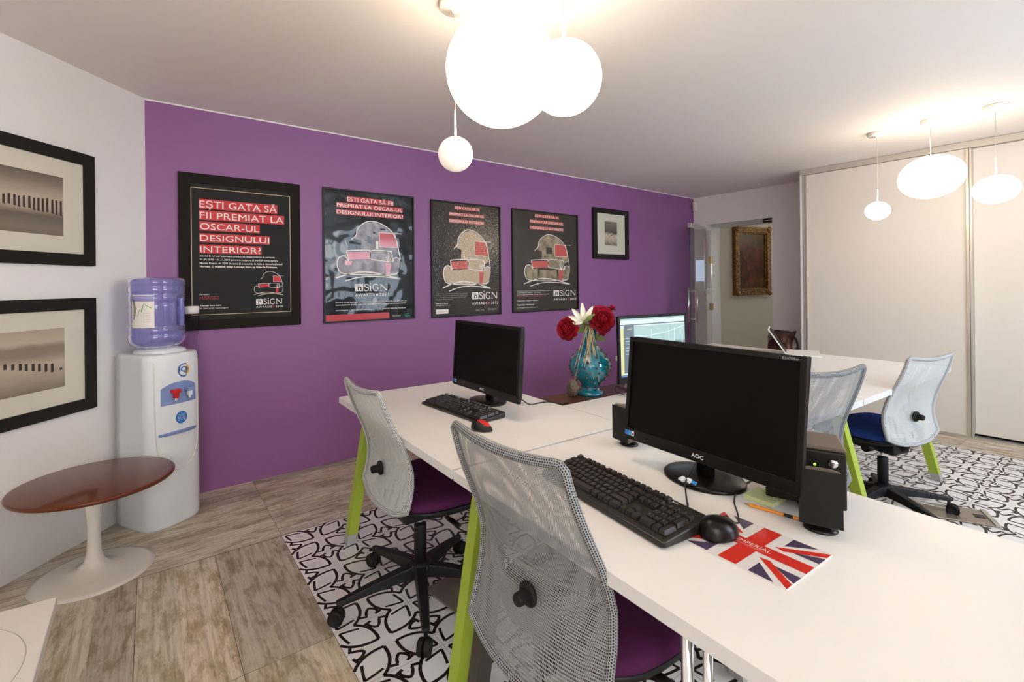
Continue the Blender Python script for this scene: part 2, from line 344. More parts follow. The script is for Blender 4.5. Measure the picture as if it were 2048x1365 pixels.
# floor ---------------------------------------------------------------
fl = MB()
fl.face([(-4, -3, -0.004), (11, -3, -0.004), (11, 6, -0.004), (-4, 6, -0.004)], 'grout')
rnd = random.Random(3)
TROT = R(-1.25); TO = Vector((0.601, 2.740, 0)); TS = 0.2985
def rot_t(x, y, z=0.0): c, s = math.cos(TROT), math.sin(TROT); return (TO.x + c * x - s * y, TO.y + s * x + c * y, z)
def wood_tile(x0, x1, y0, y1, along, put=lambda x, y: (x, y, 0.0)):
    """one 30 x 90 tile printed with a few boards; g = joint"""
    g = 0.0010; x0 += g; x1 -= g; y0 += g; y1 -= g
    L0, L1, A0, A1 = (x0, x1, y0, y1) if along == 'x' else (y0, y1, x0, x1)
    nb = rnd.choice((2, 2, 3)); cuts = [A0] + sorted(A0 + (A1 - A0) * (k / nb + rnd.uniform(-.10, .10)) for k in range(1, nb)) + [A1]
    for a, b in zip(cuts[:-1], cuts[1:]):
        base = rnd.uniform(0.74, 1.18); tint = rnd.uniform(-.05, .05); col = (base * (1.0 + tint), base, base * (1.0 - tint)); ou, ov = rnd.uniform(0, 50), rnd.uniform(0, 50)
        if along == 'x': P = [(L0, a), (L1, a), (L1, b), (L0, b)]
        else: P = [(a, L0), (b, L0), (b, L1), (a, L1)]
        UV = [((q[0] if along == 'x' else q[1]) + ou, (q[1] if along == 'x' else q[0]) + ov) for q in P]
        fl.face([put(*q) for q in P], 'plank', uv=UV, col=col)
def wput(x, y): return rot_t(x, y, 0.0)
NX = 15; XE = NX * TS
for k in range(3):       # border band along the purple wall: boards run along x
    for i in range(-4, 6): wood_tile(i * 1.19, (i + 1) * 1.19, 0.0 + k * 0.30 + 0.003, 0.303 + k * 0.30, 'x', wput)
wood_tile(-4 * 1.19, 6 * 1.19, 0.906, 1.12, 'x', wput)
for i in range(1, 12):   # field on the left: boards run along y
    for j in range(0, 6): wood_tile(-i * 0.2985, -(i - 1) * 0.2985, -(j + 1) * 0.905 - (0.0 if i % 2 else 0.0), -j * 0.905, 'y', wput)
for i in range(0, 14):   # band in front of and under the wardrobe, and the next room
    for j in range(0, 6): wood_tile(XE + i * 0.30, XE + (i + 1) * 0.30, -(j + 1) * 0.905, -j * 0.905, 'y', wput)
for i in range(6, 9):
    for j in range(0, 4): wood_tile(i * 1.19, (i + 1) * 1.19, j * 0.30 + 0.003, (j + 1) * 0.30, 'x', wput)
# patterned cement tiles
def tile_strokes():
    o = []; W1, W2 = 0.084, 0.070
    A = smooth_pts([(.16, .16), (.155, .38), (.21, .64), (.35, .87), (.50, 1.0)], 4)
    o.append(([(p.x, p.y) for p in A], W1)); o.append(([(p.y, p.x) for p in A], W1))
    B = [(.43, .80), (.62, .85), (.90, .90)]; B = smooth_pts(B, 3); o.append(([(p.x, p.y) for p in B], W2)); o.append(([(p.y, p.x) for p in B], W2))
    # quarter of the small knots on the two tile edges
    k1 = smooth_pts([(-.20, .85), (-.17, .72), (-.03, .60), (.08, .74), (.11, .86)], 3)
    return o, [(p.x, p.y) for p in k1]
LV, KN = tile_strokes()
h = TS / 2
for i in range(NX):
    for j in range(14):
        cx, cy = (i + .5) * TS, -(j + .5) * TS; g = 0.0006
        fl.face([rot_t(cx - h + g, cy - h + g), rot_t(cx + h - g, cy - h + g), rot_t(cx + h - g, cy + h - g), rot_t(cx - h + g, cy + h - g)], 'tile_white')
        put = lambda x, y: rot_t(cx + x * h, cy + y * h, 0.0004)
        for sx in (1, -1):
            for sy in (1, -1):
                for P, w in LV: stroke(fl, [(x * sx, y * sy) for x, y in P], w, 'tile_black', put)
        for q in range(4):
            ca, sa = (1, 0, -1, 0)[q], (0, 1, 0, -1)[q]; rr = lambda x, y: (x * ca - y * sa, x * sa + y * ca)
            stroke(fl, [rr(x, y) for x, y in KN], 0.080, 'tile_black', put)
            for sx in (1, -1): stroke(fl, [rr(sx * .10, .90), rr(sx * .28, .84)], 0.080, 'tile_black', put)
structure(fl, 'floor')
# ceiling with thickness
c = MB(); c.b2((-4, -3, H), (11, 6, H + 0.12), 'ceiling'); structure(c, 'ceiling')
# walls
w = MB(); w.b2((XL - 0.3, YP, 0), (XR, YP + 0.15, H), 'purple_wall'); structure(w, 'wall_back')
w = MB(); a = LC + lt * 0.001; b = LB
w.prism([(a.x, a.y), (b.x, b.y), (b.x - ln.x * .15, b.y - ln.y * .15), (a.x - ln.x * .15 + lt.x * 0.0, a.y - ln.y * .15)][::-1], 0, H, 'white_wall'); structure(w, 'wall_left')
w = MB(); w.b2((LB.x - .15, -2.15, 0), (LB.x, LB.y + .02, H), 'white_wall'); structure(w, 'wall_side')
# wall behind the camera with two window openings
w = MB(); y0, y1 = -2.15, -2.0; x_ = [LB.x - .15, -1.65, 0.05, 2.3, 4.5, XR + 0.6]; z_ = [0, 0.95, 2.25, H]
for i in range(5):
    if i in (1, 3): w.b2((x_[i], y0, 0), (x_[i + 1], y1, z_[1]), 'white_wall'); w.b2((x_[i], y0, z_[2]), (x_[i + 1], y1, H), 'white_wall')
    else: w.b2((x_[i], y0, 0), (x_[i + 1], y1, H), 'white_wall')
structure(w, 'wall_front')
def window(n, x0, x1, z0, z1, yc, ax='y', pl=0):
    f = MB(); t = 0.05
    def bb(lo, hi, m):
        if ax == 'y': f.b2((lo[0], yc - .03, lo[1]), (hi[0], yc + .03, hi[1]), m)
        else: f.b2((yc - .03, lo[0], lo[1]), (yc + .03, hi[0], hi[1]), m)
    bb((x0, z0), (x1, z0 + t), 'white_pl'); bb((x0, z1 - t), (x1, z1), 'white_pl'); bb((x0, z0), (x0 + t, z1), 'white_pl'); bb((x1 - t, z0), (x1, z1), 'white_pl')
    mid = (x0 + x1) / 2; bb((mid - .03, z0), (mid + .03, z1), 'white_pl'); o = structure(f, 'window_%d' % n)
    g = MB()
    if ax == 'y': g.face([(x0, yc, z0), (x1, yc, z0), (x1, yc, z1), (x0, yc, z1)], 'pane')
    else: g.face([(yc, x0, z0), (yc, x1, z0), (yc, x1, z1), (yc, x0, z1)], 'pane')
    g.build('glass_pane', o)
window(1, -1.65, 0.05, 0.95, 2.25, -2.08); window(2, 2.3, 4.5, 0.95, 2.25, -2.08)
# wall with the doorway (thick, leads to the next room)
w = MB(); YD1, YD0, ZD, XB = 3.464, 2.615, 2.066, 6.56
w.prism([(XR, YD1), (XB, 3.574), (XB, YP + .15), (XR, YP + .15)], 0, H, 'white_wall')
w.b2((XR, YD0, ZD), (XB, YD1, H), 'white_wall'); w.b2((XR, 1.9, 0), (XB, YD0, H), 'white_wall'); structure(w, 'wall_right')
w = MB(); w.b2((XB - .02, -2.15, 0), (XB + .1, 1.9, H), 'white_wall'); structure(w, 'wall_behind_wardrobe')
# next room
w = MB(); w.prism([(XB, 3.574), (7.50, 3.268), (7.54, 3.40), (7.54, 5.0), (XB, 5.0)], 0, H, 'corridor'); structure(w, 'wall_corridor')
w = MB()
w.b2((9.5, -1, 0), (9.62, 1.7, H), 'corridor'); w.b2((9.5, 3.9, 0), (9.62, 5.2, H), 'corridor'); w.b2((9.5, 2.60, 0), (9.62, 2.90, H), 'corridor'); w.b2((9.5, 1.7, 0), (9.62, 2.60, 1.27), 'corridor'); w.b2((9.5, 2.90, 0), (9.62, 3.9, 1.27), 'corridor'); w.b2((9.5, 1.7, 1.80), (9.62, 2.60, H), 'corridor'); w.b2((9.5, 2.90, 1.80), (9.62, 3.9, H), 'corridor')
w.b2((XB, -1.1, 0), (9.6, -1, H), 'corridor'); w.b2((7.5, 5.0, 0), (9.6, 5.1, H), 'corridor'); structure(w, 'wall_next_room')
window(3, 2.90, 3.9, 1.27, 1.80, 9.56, 'x'); window(4, 1.7, 2.60, 1.27, 1.80, 9.56, 'x')
l = bpy.data.lights.new('next_room_fill', 'POINT'); l.energy = 11; l.color = (1.0, 0.90, 0.74); l.shadow_soft_size = 0.15  # unseen fill light, added to brighten the corridor wall
o = bpy.data.objects.new('next_room_fill', l); C.objects.link(o); o.location = (7.6, 1.9, 2.2)
# thin white line under the ceiling on the purple wall
t = MB(); t.b2((XL, YP - 0.004, H - 0.008), (XR, YP, H), 'white_wall'); structure(t, 'trim_1')

# ================================================================= WARDROBE
wd = thing('sliding_wardrobe', 'floor-to-ceiling sliding wardrobe with cream doors and aluminium rails', 'wardrobe', (XW, 0.0, 0))
q = MB(); q.b2((0, -1.99, H - 0.055), (0.09, 2.08, H - 0.002), 'alu'); q.build('top_rail', wd, 0.002)
q = MB(); q.b2((0.0, -1.99, 0.0), (0.10, 2.08, 0.012), 'alu'); q.build('bottom_rail', wd)
q = MB(); q.b2((0, 2.06, 0.012), (0.59, 2.08, H - 0.055), 'white_pl'); q.build('side_panel', wd)
q = MB(); q.b2((0.10, -1.99, 0.0), (0.12, 2.06, H - 0.055), 'gap'); q.build('dark_interior', wd)
def wdoor(x, y0, y1, z0):
    d = MB(); d.b2((x, y0 + .03, z0), (x + .02, y1 - .03, H - .058), 'door_white'); d = d.build('door', wd)
    for a, b in ((y0, y0 + .034), (y1 - .034, y1)):
        s_ = MB(); s_.b2((x - .012, a, z0), (x + .026, b, H - .058), 'alu'); s_.b2((x - .0125, a + .012, z0), (x - .011, a + .016, H - .058), 'speaker_top'); s_.build('stile', d)
wdoor(0.016, 0.790, 2.055, 0.014); wdoor(0.060, -0.50, 0.82, 0.034); wdoor(0.016, -1.97, -0.47, 0.014)

# ================================================================= GLASS DOOR in the doorway
Hn = Vector((6.03, 3.415, 0)); Fe = Vector((5.213, 3.22, 0)); gd = (Hn - Fe).normalized(); ga = math.atan2(gd.y, gd.x); gl = (Hn - Fe).length
door = thing('door_1', 'open frameless glass door beside the purple wall', 'door', Fe, ga); door['kind'] = 'structure'
q = MB(); q.b2((0.004, -.005, 0.01), (gl, .005, 2.01), 'glass'); q.b2((0, -.0052, 0.01), (.004, .0052, 2.01), 'glass_edge'); q.build('glass_leaf', door)
for z in (1.60, 0.98):
    q = MB(); q.b2((gl - .055, -.02, z - .045), (gl + .02, .02, z + .045), 'brass'); q.build('hinge', door, .004)
q = MB(); q.b2((-.004, -.022, 1.955), (.11, .022, 2.012), 'steel'); q.build('corner_clamp', door, .004)
q = MB()
for sy in (-.05, .05):
    q.tube([(.09, sy, .82), (.09, sy, 1.24)], .012, 'steel', 12)
for z in (.86, 1.20): q.tube([(.09, -.05, z), (.09, .05, z)], .007, 'steel', 10)
q.build('pull_handle', door)
dc = MB(); dc.b2((0, 0, 0), (.16, .12, .045), 'black_gloss'); dc.b2((-.003, .01, .018), (0, .11, .026), 'steel')
o = dc.build('door_closer', None, .004, loc=(XR + .03, YD0 + .001, ZD - .0455)); tag(o, 'small black and silver door closer under the top of the doorway', 'door closer')

# ================================================================= PICTURES
def framed(name, label, cat, loc, rz, w, h, fwid, matc, ins, pic, fmat='frame_black', depth=0.02, group=None):
    """picture hanging on a wall: local x right, z up, front at -depth; origin at the bottom centre"""
    t = thing(name, label, cat, loc, rz, group)
    f = MB(); x, d = w / 2, depth
    f.b2((-x, -d, 0), (-x + fwid, -.002, h), fmat); f.b2((x - fwid, -d, 0), (x, -.002, h), fmat); f.b2((-x + fwid, -d, 0), (x - fwid, -.002, fwid), fmat); f.b2((-x + fwid, -d, h - fwid), (x - fwid, -.002, h), fmat)
    f.build('frame', t, .0015)
    if matc: g = MB(); g.b2((-x + fwid, -d * .45, fwid), (x - fwid, -.003, h - fwid), matc); g.build('mat_board', t)
    p = MB(); pic(p, -d * .45 - .0012 if matc else -d * .5); p.build('picture', t, merge=False); return t
def photo_mat(name, stops, nscale, nstr, distort=2.0):
    """black and white photograph: vertical tone gradient of the printed image broken by soft noise (UV space)"""
    m = bpy.data.materials.new(name); m.use_nodes = True; nt = m.node_tree; N = nt.nodes; L = nt.links; b = N['Principled BSDF']; b.inputs['Roughness'].default_value = .5; b.inputs['Coat Weight'].default_value = 1; b.inputs['Coat Roughness'].default_value = .02
    uv = N.new('ShaderNodeUVMap'); mp = N.new('ShaderNodeMapping'); mp.inputs['Scale'].default_value = nscale; L.new(uv.outputs[0], mp.inputs[0])
    n = N.new('ShaderNodeTexNoise'); n.inputs['Scale'].default_value = 1; n.inputs['Detail'].default_value = 5; n.inputs['Distortion'].default_value = distort; L.new(mp.outputs[0], n.inputs[0])
    sp = N.new('ShaderNodeSeparateXYZ'); L.new(uv.outputs[0], sp.inputs[0])
    a = N.new('ShaderNodeMath'); a.operation = 'MULTIPLY_ADD'; L.new(n.outputs['Fac'], a.inputs[0]); a.inputs[1].default_value = nstr; L.new(sp.outputs[1], a.inputs[2])
    s_ = N.new('ShaderNodeMath'); s_.operation = 'SUBTRACT'; L.new(a.outputs[0], s_.inputs[0]); s_.inputs[1].default_value = nstr / 2
    r = N.new('ShaderNodeValToRGB'); e = r.color_ramp.elements
    for i, (p, c_) in enumerate(stops):
        k = e[i] if i < 2 else e.new(p); k.position = p; k.color = (*c_, 1)
    L.new(s_.outputs[0], r.inputs[0]); L.new(r.outputs[0], b.inputs['Base Color']); return m
g_ = lambda v: (v * 1.02, v * .84, v * .64)
M['sea1'] = photo_mat('pier_photo_one', [(0, g_(.16)), (.10, g_(.20)), (.30, g_(.13)), (.42, g_(.42)), (.55, g_(.50)), (.72, g_(.36)), (.85, g_(.22)), (1, g_(.13))], (2, 5, 1), .10)
M['sea2'] = photo_mat('pier_photo_two', [(0, g_(.20)), (.2, g_(.36)), (.45, g_(.48)), (.60, g_(.26)), (.72, g_(.25)), (.80, g_(.50)), (1, g_(.42))], (2, 6, 1), .10)
M['tree'] = photo_mat('tree_photo', [(0, g_(.16)), (.2, g_(.45)), (.42, g_(.60)), (.55, g_(.10)), (.75, g_(.14)), (1, g_(.22))], (3, 3, 1), .35)
M['post_dark'] = mat('pier_post_print', (.035, .028, .024), .5, coat=1, coatr=.02)
def quad(p, x0, z0, x1, z1, y, m, uv=None):
    p.face([(x0, y, z0), (x1, y, z0), (x1, y, z1), (x0, y, z1)], m, uv=uv)
def sea_pic(m, low):
    def f(p, y):
        x1 = .39 - .162; x0 = -x1; z0, z1 = (.142, .432) if not low else (.144, .434)
        quad(p, x0, z0, x1, z1, y, m, uv=[(0, 0), (1, 0), (1, 1), (0, 1)])
        rr = random.Random(5 if low else 4)
        if not low:
            for k in range(22):
                x = x1 - .010 - k * .0208 - rr.uniform(0, .004); hgt = max(.022, .074 - k * .0026); zt = .318 - k * .0008 + rr.uniform(-.003, .003)
                p.face([(x - .0065, y - .0004, zt - hgt), (x + .0045, y - .0004, zt - hgt - .002), (x + .004, y - .0004, zt), (x - .006, y - .0004, zt - .002)], 'post_dark')
        else:
            for k in range(15):
                x = x1 - .016 - k * .029 - rr.uniform(0, .005) - (.012 if k else 0); hgt = max(.012, .044 - k * .0024) if k else .012; zt = (.262 + k * .0042) if k else .240
                p.face([(x - .007, y - .0004, zt - hgt), (x + .006, y - .0004, zt - hgt), (x + .006, y - .0004, zt), (x - .007, y - .0004, zt)], 'post_dark')
    return f
for nm, zb, low, lab in (('framed_photograph', 1.422, False, 'upper black-framed sepia pier photograph on the white left wall'), ('framed_photograph', 0.678, True, 'lower black-framed sepia photograph of short posts in the sea, on the white left wall')):
    pc = LC - lt * (0.345 + .39) + ln * 0.001
    framed(nm, lab, 'picture', (pc.x, pc.y, zb), LA, .78, .577, .058, 'matboard', .1, sea_pic('sea2' if low else 'sea1', low), depth=.020, group='pair of sepia sea photographs')
def tree_pic(p, y):
    quad(p, -.105, .155, .105, .425, y, 'tree', uv=[(0, 0), (1, 0), (1, 1), (0, 1)])
    rr = random.Random(2)
    for k in range(9):
        a = (.10, .29 + rr.uniform(-.01, .02)); b_ = (.10 - rr.uniform(.04, .15), .27 + rr.uniform(-.03, .07)); stroke(p, [a, ((a[0] + b_[0]) / 2, (a[1] + b_[1]) / 2 + .01), b_], .003, 'post_dark', lambda x, z: (x, y - .0004, z))
framed('framed_photograph', 'small black-framed tree photograph, rightmost picture on the purple wall', 'picture', (4.27, YP - .001, 1.576), 0, .60, .565, .055, 'matboard', .1, tree_pic, depth=.03)

# posters ------------------------------------------------------------
ART = dict(helm=[(305,480)], )
helm = [(.287,.626),(.337,.659),(.351,.706),(.409,.749),(.483,.772),(.572,.768),(.664,.74),(.741,.695),(.787,.632),(.81,.556),(.83,.47),(.808,.383)]
fill = [(.308,.637),(.344,.664),(.359,.706),(.424,.751),(.527,.769),(.633,.746),(.725,.7),(.779,.632),(.802,.535),(.739,.512),(.481,.544),(.386,.545),(.394,.619)]
rect = [(.59,.691),(.769,.685),(.799,.578),(.593,.578)]
cush = [(.237,.528),(.481,.538),(.487,.478),(.258,.471)]
cush2 = [(.495,.539),(.731,.533),(.741,.469),(.495,.478)]
body = [(.257,.462),(.216,.497),(.161,.489),(.138,.451),(.147,.401),(.201,.366),(.42,.356),(.659,.361),(.784,.367),(.82,.415),(.83,.47),(.794,.496),(.746,.485),(.73,.463),(.495,.476)]
vasep = [(.654,.452),(.726,.452),(.703,.359),(.662,.361)]
pl = [(.658,.51),(.674,.521),(.689,.538),(.708,.522),(.731,.512)]
sw1 = [(.126,.333),(.264,.363),(.421,.38),(.614,.363),(.831,.326)]
sw2 = [(.215,.31),(.348,.335),(.493,.345),(.659,.34),(.831,.323)]
def art(p, y, x0, z0, x1, z1, mf, mr, ml, lw=.006, full=True, extra=None):
    bx0, bx1, bz0, bz1 = .126, .852, .31, .772
    T = lambda q: (x0 + (q[0] - bx0) / (bx1 - bx0) * (x1 - x0), z0 + (q[1] - bz0) / (bz1 - bz0) * (z1 - z0))
    def put(d): return lambda x, z: (x, y - d, z)
    def poly(P, m, d): p.face([put(d)(*T(q)) for q in P], m)
    if full:
        poly(fill, mf, .0003); poly([(.257,.462),(.216,.497),(.161,.489),(.138,.451),(.147,.401),(.201,.366),(.42,.356),(.659,.361),(.784,.367),(.82,.415),(.83,.47),(.794,.496),(.746,.485),(.73,.463),(.495,.476)], mf, .0003)
        poly(cush2, mf, .00035)
        if extra: extra(poly, T, put)
    poly(rect, mr, .0005); poly(cush, mr, .0005); poly(vasep, mr, .0009)
    st = lambda P, n=5, cl=False, w=lw: stroke(p, [tuple(v) for v in smooth_pts([T(q) for q in P], n, cl)], w, ml, put(.0007), closed=cl)
    st(helm); st(body, 5, False); st([cush[3], cush[0], (.26,.54), (.46,.548), cush[1], cush[2]], 4); st([cush2[3], (.50,.545), (.70,.545), cush2[1], cush2[2]], 4)
    st(sw1, 5, False, lw * 1.2); st(sw2, 5, False, lw); 
    for q in pl: stroke(p, [T((.69, .452)), T(q)], lw * .5, ml, put(.0009))
    stroke(p, [T(v) for v in ((.70,.688), (.852,.689))], lw * .6, ml, put(.0009))
    for a, b in zip(rect, rect[1:] + rect[:1]): stroke(p, [T(a), T(b)], lw * .6, ml, put(.001))
def logo(p, y, x0, z0, x1, z1, dark, mw, year, az0, az1, red=True, mr='p_red'):
    W_, Hh = x1 - x0, z1 - z0; bw = W_ * .235
    quad(p, x0, z0, x0 + bw, z0 + Hh * .80, y - .0004, mw)
    # the box carries a small "in" cut in dark
    for (a, b, c_, d) in ((.10, .10, .25, .22), (.33, .10, .46, .62), (.33, .48, .80, .62), (.67, .10, .80, .55), (.10, .70, .80, .76), (.33, .84, .60, .88)):
        quad(p, x0 + bw * a, z0 + Hh * .8 * b, x0 + bw * c_, z0 + Hh * .8 * d, y - .0008, dark)
    # SiGN in serif capitals drawn as thick and thin strokes
    gx = x0 + bw + W_ * .03; gw = (x1 - gx); pt = lambda x, z: (x, y - .0006, z)
    def Q(a, b, c_, d): quad(p, gx + gw * a, z0 + Hh * b, gx + gw * c_, z0 + Hh * d, y - .0006, mw)
    def St(P, w_): stroke(p, [tuple(v) for v in smooth_pts([(gx + gw * a, z0 + Hh * b) for a, b in P], 5)], w_, mw, pt)
    k = Hh * .095
    St([(.165, .62), (.14, .72), (.09, .76), (.03, .70), (.03, .56), (.10, .44), (.165, .32), (.16, .12), (.09, .03), (.03, .07), (.01, .2)], k)
    Q(.23, .04, .275, .62); Q(.20, 0, .305, .05); Q(.205, .57, .275, .62); St([(.235, .80), (.27, .92)], k * 1.1)
    St([(.555, .62), (.53, .74), (.46, .77), (.38, .68), (.35, .40), (.38, .12), (.46, .02), (.54, .06), (.56, .14)], k); Q(.535, .02, .57, .34); Q(.50, .33, .60, .37)
    Q(.665, .03, .69, .75); Q(.63, 0, .73, .04); Q(.63, .73, .70, .78); St([(.68, .76), (.80, .40), (.93, .03)], k * 1.25); Q(.92, .03, .945, .78); Q(.885, .74, .985, .78)
    text(p, 'AWARDS', x0, az0, x0 + W_ * .57, az1, mw, 0.01, y - .0005, sp=1.25); text(p, year, x0 + W_ * .72, az0, x1, az1, mw, 0.01, y - .0005, sp=1.15)
    cxs, czs, rs = x0 + W_ * .645, (az0 + az1) / 2, (az1 - az0) * .62
    p.face([(cxs + rs * (1 if i % 2 == 0 else .42) * math.sin(PI * i / 5), y - .0005, czs + rs * (1 if i % 2 == 0 else .42) * math.cos(PI * i / 5)) for i in range(10)], mr if red else mw)
def banner(p, y, W_, H_, x0, z0, x1, z1, s, mr, mw, bold=.03, pad=.004):
    quad(p, x0 * W_, z0 * H_, x1 * W_, z1 * H_, y - .0004, mr)
    text(p, s, x0 * W_ + pad, z0 * H_ + (z1 - z0) * H_ * .13, x1 * W_ - pad, z1 * H_ - (z1 - z0) * H_ * .13, mw, bold, y - .0010, cap=True)
M['p1_black'] = mat('matt_black_print', (.009, .009, .010), .6, coat=0.0, spec=.3); M['p_red'] = mat('red_print', (.55, .020, .028), .5); M['p_white'] = mat('white_print_ink', (.78, .74, .70), .5)
M['p2_black'] = mat('creased_gloss_black', (.006, .007, .009), .3, coat=.45, coatr=.05, bump=(3.6, .8, .035, 2), spec=.2); M['p2_red'] = mat('gloss_red', (.50, .022, .030), .3, coat=.6, coatr=.08); M['p2_fill'] = mat('pale_room_print', (.42, .42, .47), .5, noise=(14, (.20, .19, .22), .16)); M['p2_white'] = mat('gloss_white_ink', (.80, .76, .72), .4)
M['p3_black'] = mat('rippled_gloss_black', (.016, .009, .008), .3, coat=1, coatr=.09, bump=(55, .30, .006, 2), spec=.2); M['p3_red'] = mat('rippled_red', (.50, .05, .035), .3, coat=1, coatr=.14, bump=(70, .55, .006, 2)); M['p3_fill'] = mat('rippled_tan', (.46, .34, .22), .3, coat=1, coatr=.14, bump=(70, .55, .006, 2))
M['p4_black'] = mat('flat_gloss_grey', (.012, .011, .009), .3, spec=.2, coat=.9, coatr=.02); M['p4_red'] = mat('flat_gloss_red', (.52, .06, .06), .3, coat=1, coatr=.02); M['p4_fill'] = mat('sepia_room_print', (.34, .28, .17), .4, coat=1, coatr=.02, noise=(16, (.13, .10, .06), .14))
M['teal_txt'] = mat('teal_print', (.02, .35, .38), .5)
def poster(x0, x1, z0, z1, fwid, fm, label, pic, depth=.018):
    w_, h_ = x1 - x0, z1 - z0; t = thing('framed_poster', label, 'poster', (x0, YP - .001, z0), 0, 'award posters on the purple wall'); f = MB(); d = depth
    f.b2((0, -d, 0), (fwid, -.001, h_), fm); f.b2((w_ - fwid, -d, 0), (w_, -.001, h_), fm); f.b2((fwid, -d, 0), (w_ - fwid, -.001, fwid), fm); f.b2((fwid, -d, h_ - fwid), (w_ - fwid, -.001, h_), fm); f.build('frame', t, .001)
    p = MB(); pic(p, -d * .55, w_, h_); p.build('print', t, merge=False)
def p1(p, y, w_, h_):
    quad(p, .055, .055, w_ - .055, h_ - .055, y, 'p1_black')
    a, b, c_, d = .095 * w_, .907 * w_, .096 * h_, .909 * h_
    for P in ([(a, c_), (b, c_)], [(b, c_), (b, d)], [(b, d), (a, d)], [(a, d), (a, c_)]): stroke(p, P, .003, 'gold_line', lambda x, z: (x, y - .001, z))
    for (u0, v0, u1, v1, s) in ((.152, .778, .793, .840, 'EŞTI GATA SĂ'), (.153, .707, .854, .768, 'FII PREMIAT LA'), (.153, .637, .638, .695, 'OSCAR-UL'), (.153, .563, .724, .620, 'DESIGNULUI'), (.153, .491, .652, .547, 'INTERIOR?')): banner(p, y, w_, h_, u0, v0, u1, v1, s, 'p_red', 'p_white', .0)
    for (u1, v, s, b_) in ((.767, .466, 'Înscrie-ţi cel mai interesant proiect de design interior în perioada', 0), (.793, .442, '01.09.2010 – 01.11.2010 pe www.insign.ro şi intră în cursa pentru', .0), (.833, .418, 'Marele Premiu de 2000 de euro şi o excursie în Italia la renumitul brand', 0), (.789, .397, 'Moroso. O iniţiativă Insign Concept Store by Galeriile Noblesse.', .02)):
        text(p, s, .155 * w_, v * h_, u1 * w_, (v + .017) * h_, 'p_white', .012 + b_, y - .0005)
    art(p, y, .582 * w_, .210 * h_, .846 * w_, .377 * h_, 'p1_black', 'p_red', 'p_white', .0022, full=False)
    logo(p, y, .601 * w_, .152 * h_, .836 * w_, .198 * h_, 'p1_black', 'p_white', '2010', .128 * h_, .141 * h_)
    text(p, 'Partener:', .154 * w_, .222 * h_, .225 * w_, .232 * h_, 'p_white', 0, y - .0005); text(p, 'MOROSO', .154 * w_, .193 * h_, .301 * w_, .213 * h_, 'p_red', -.012, y - .0005)
    text(p, 'Concept Store Insign', .154 * w_, .148 * h_, .317 * w_, .160 * h_, 'p_white', .02, y - .0005); text(p, 'Bd. Unirii nr 61 • www.insign.ro', .154 * w_, .130 * h_, .373 * w_, .142 * h_, 'p_white', 0, y - .0005)
poster(.2225, .9350, 1.0345, 2.0243, .062, 'frame_dark', 'first poster from the left, widest black border, big white text on red bars', p1)
def heads(p, y, w_, h_, L_, mr, mw, bold=.0):
    for (u0, v0, u1, v1, s) in L_: banner(p, y, w_, h_, u0, v0, u1, v1, s, mr, mw, bold, .003)
def p2(p, y, w_, h_):
    n = 16; quad(p, .01, .01, w_ - .01, h_ - .01, y, 'p2_black')
    heads(p, y, w_, h_, [(.243, .908, .756, .951, 'ESTI GATA SĂ FII'), (.137, .861, .864, .899, 'PREMIAT LA OSCAR-UL'), (.134, .809, .870, .847, 'DESIGNULUI INTERIOR?')], 'p2_red', 'p2_white')
    def ex(poly, T, put):
        for (a, b) in (((.46, .66), (.50, .60)), ((.52, .695), (.56, .675)), ((.60, .725), (.66, .71))): poly([a, (b[0], a[1] - .004), b, (a[0], b[1] + .004)], 'p2_black', .0004)
        poly([(.216, .462), (.293, .463), (.285, .43), (.22, .43)], 'p2_red', .0004); poly([(.55, .62), (.58, .62), (.58, .56), (.55, .56)], 'p2_white', .0004)
    art(p, y, .126 * w_, .310 * h_, .852 * w_, .772 * h_, 'p2_fill', 'p2_red', 'p2_white', .008, extra=ex)
    logo(p, y, .319 * w_, .232 * h_, .689 * w_, .300 * h_, 'p2_black', 'p2_white', '2011', .190 * h_, .213 * h_, red=False)
    text(p, 'Înscrie-ţi cel mai interesant proiect de design interior în perioada aprilie-noiembrie 2011 pe', .118 * w_, .142 * h_, .90 * w_, .157 * h_, 'p2_white', .01, y - .0006)
    text(p, 'www.insign.ro şi poţi câştiga o vacanţă de vis în Italia şi numeroase premii!', .118 * w_, .122 * h_, .89 * w_, .138 * h_, 'p2_white', .02, y - .0006)
    text(p, 'www.insign.ro  •  www.galeriilenoblesse.ro', .117 * w_, .082 * h_, .503 * w_, .096 * h_, 'p2_white', .01, y - .0006); text(p, 'O iniţiativă Galeriile Noblesse', .588 * w_, .084 * h_, .89 * w_, .098 * h_, 'p2_white', .01, y - .0006)
    quad(p, .018 * w_, .012 * h_, .695 * w_, .059 * h_, y - .0005, 'p2_red'); text(p, 'Parteneri media:', .73 * w_, .025 * h_, .83 * w_, .035 * h_, 'p2_white', 0, y - .0006)
    text(p, 'deko', .88 * w_, .020 * h_, .94 * w_, .030 * h_, 'teal_txt', 0.02, y - .0006); stroke(p, [(.88 * w_, .033 * h_), (.905 * w_, .045 * h_), (.94 * w_, .035 * h_)], .003, 'teal_txt', lambda x, z: (x, y - .0006, z))
poster(1.093, 1.8219, 1.0314, 2.0293, .012, 'black', 'second poster from the left, creased glossy black with red strip along the bottom', p2)
small3 = [('Înscrie-ţi cel mai interesant proiect de design interior în perioada', .47), ('01.09.2012 – 30.11.2012 pe www.galeriilenoblesse.ro/awards şi intră', .47), ('în cursa pentru Marele Premiu de 2000 de euro în cursa jurată în Italia.', .45), ('Organizator: Galeriile Noblesse.', .25)]
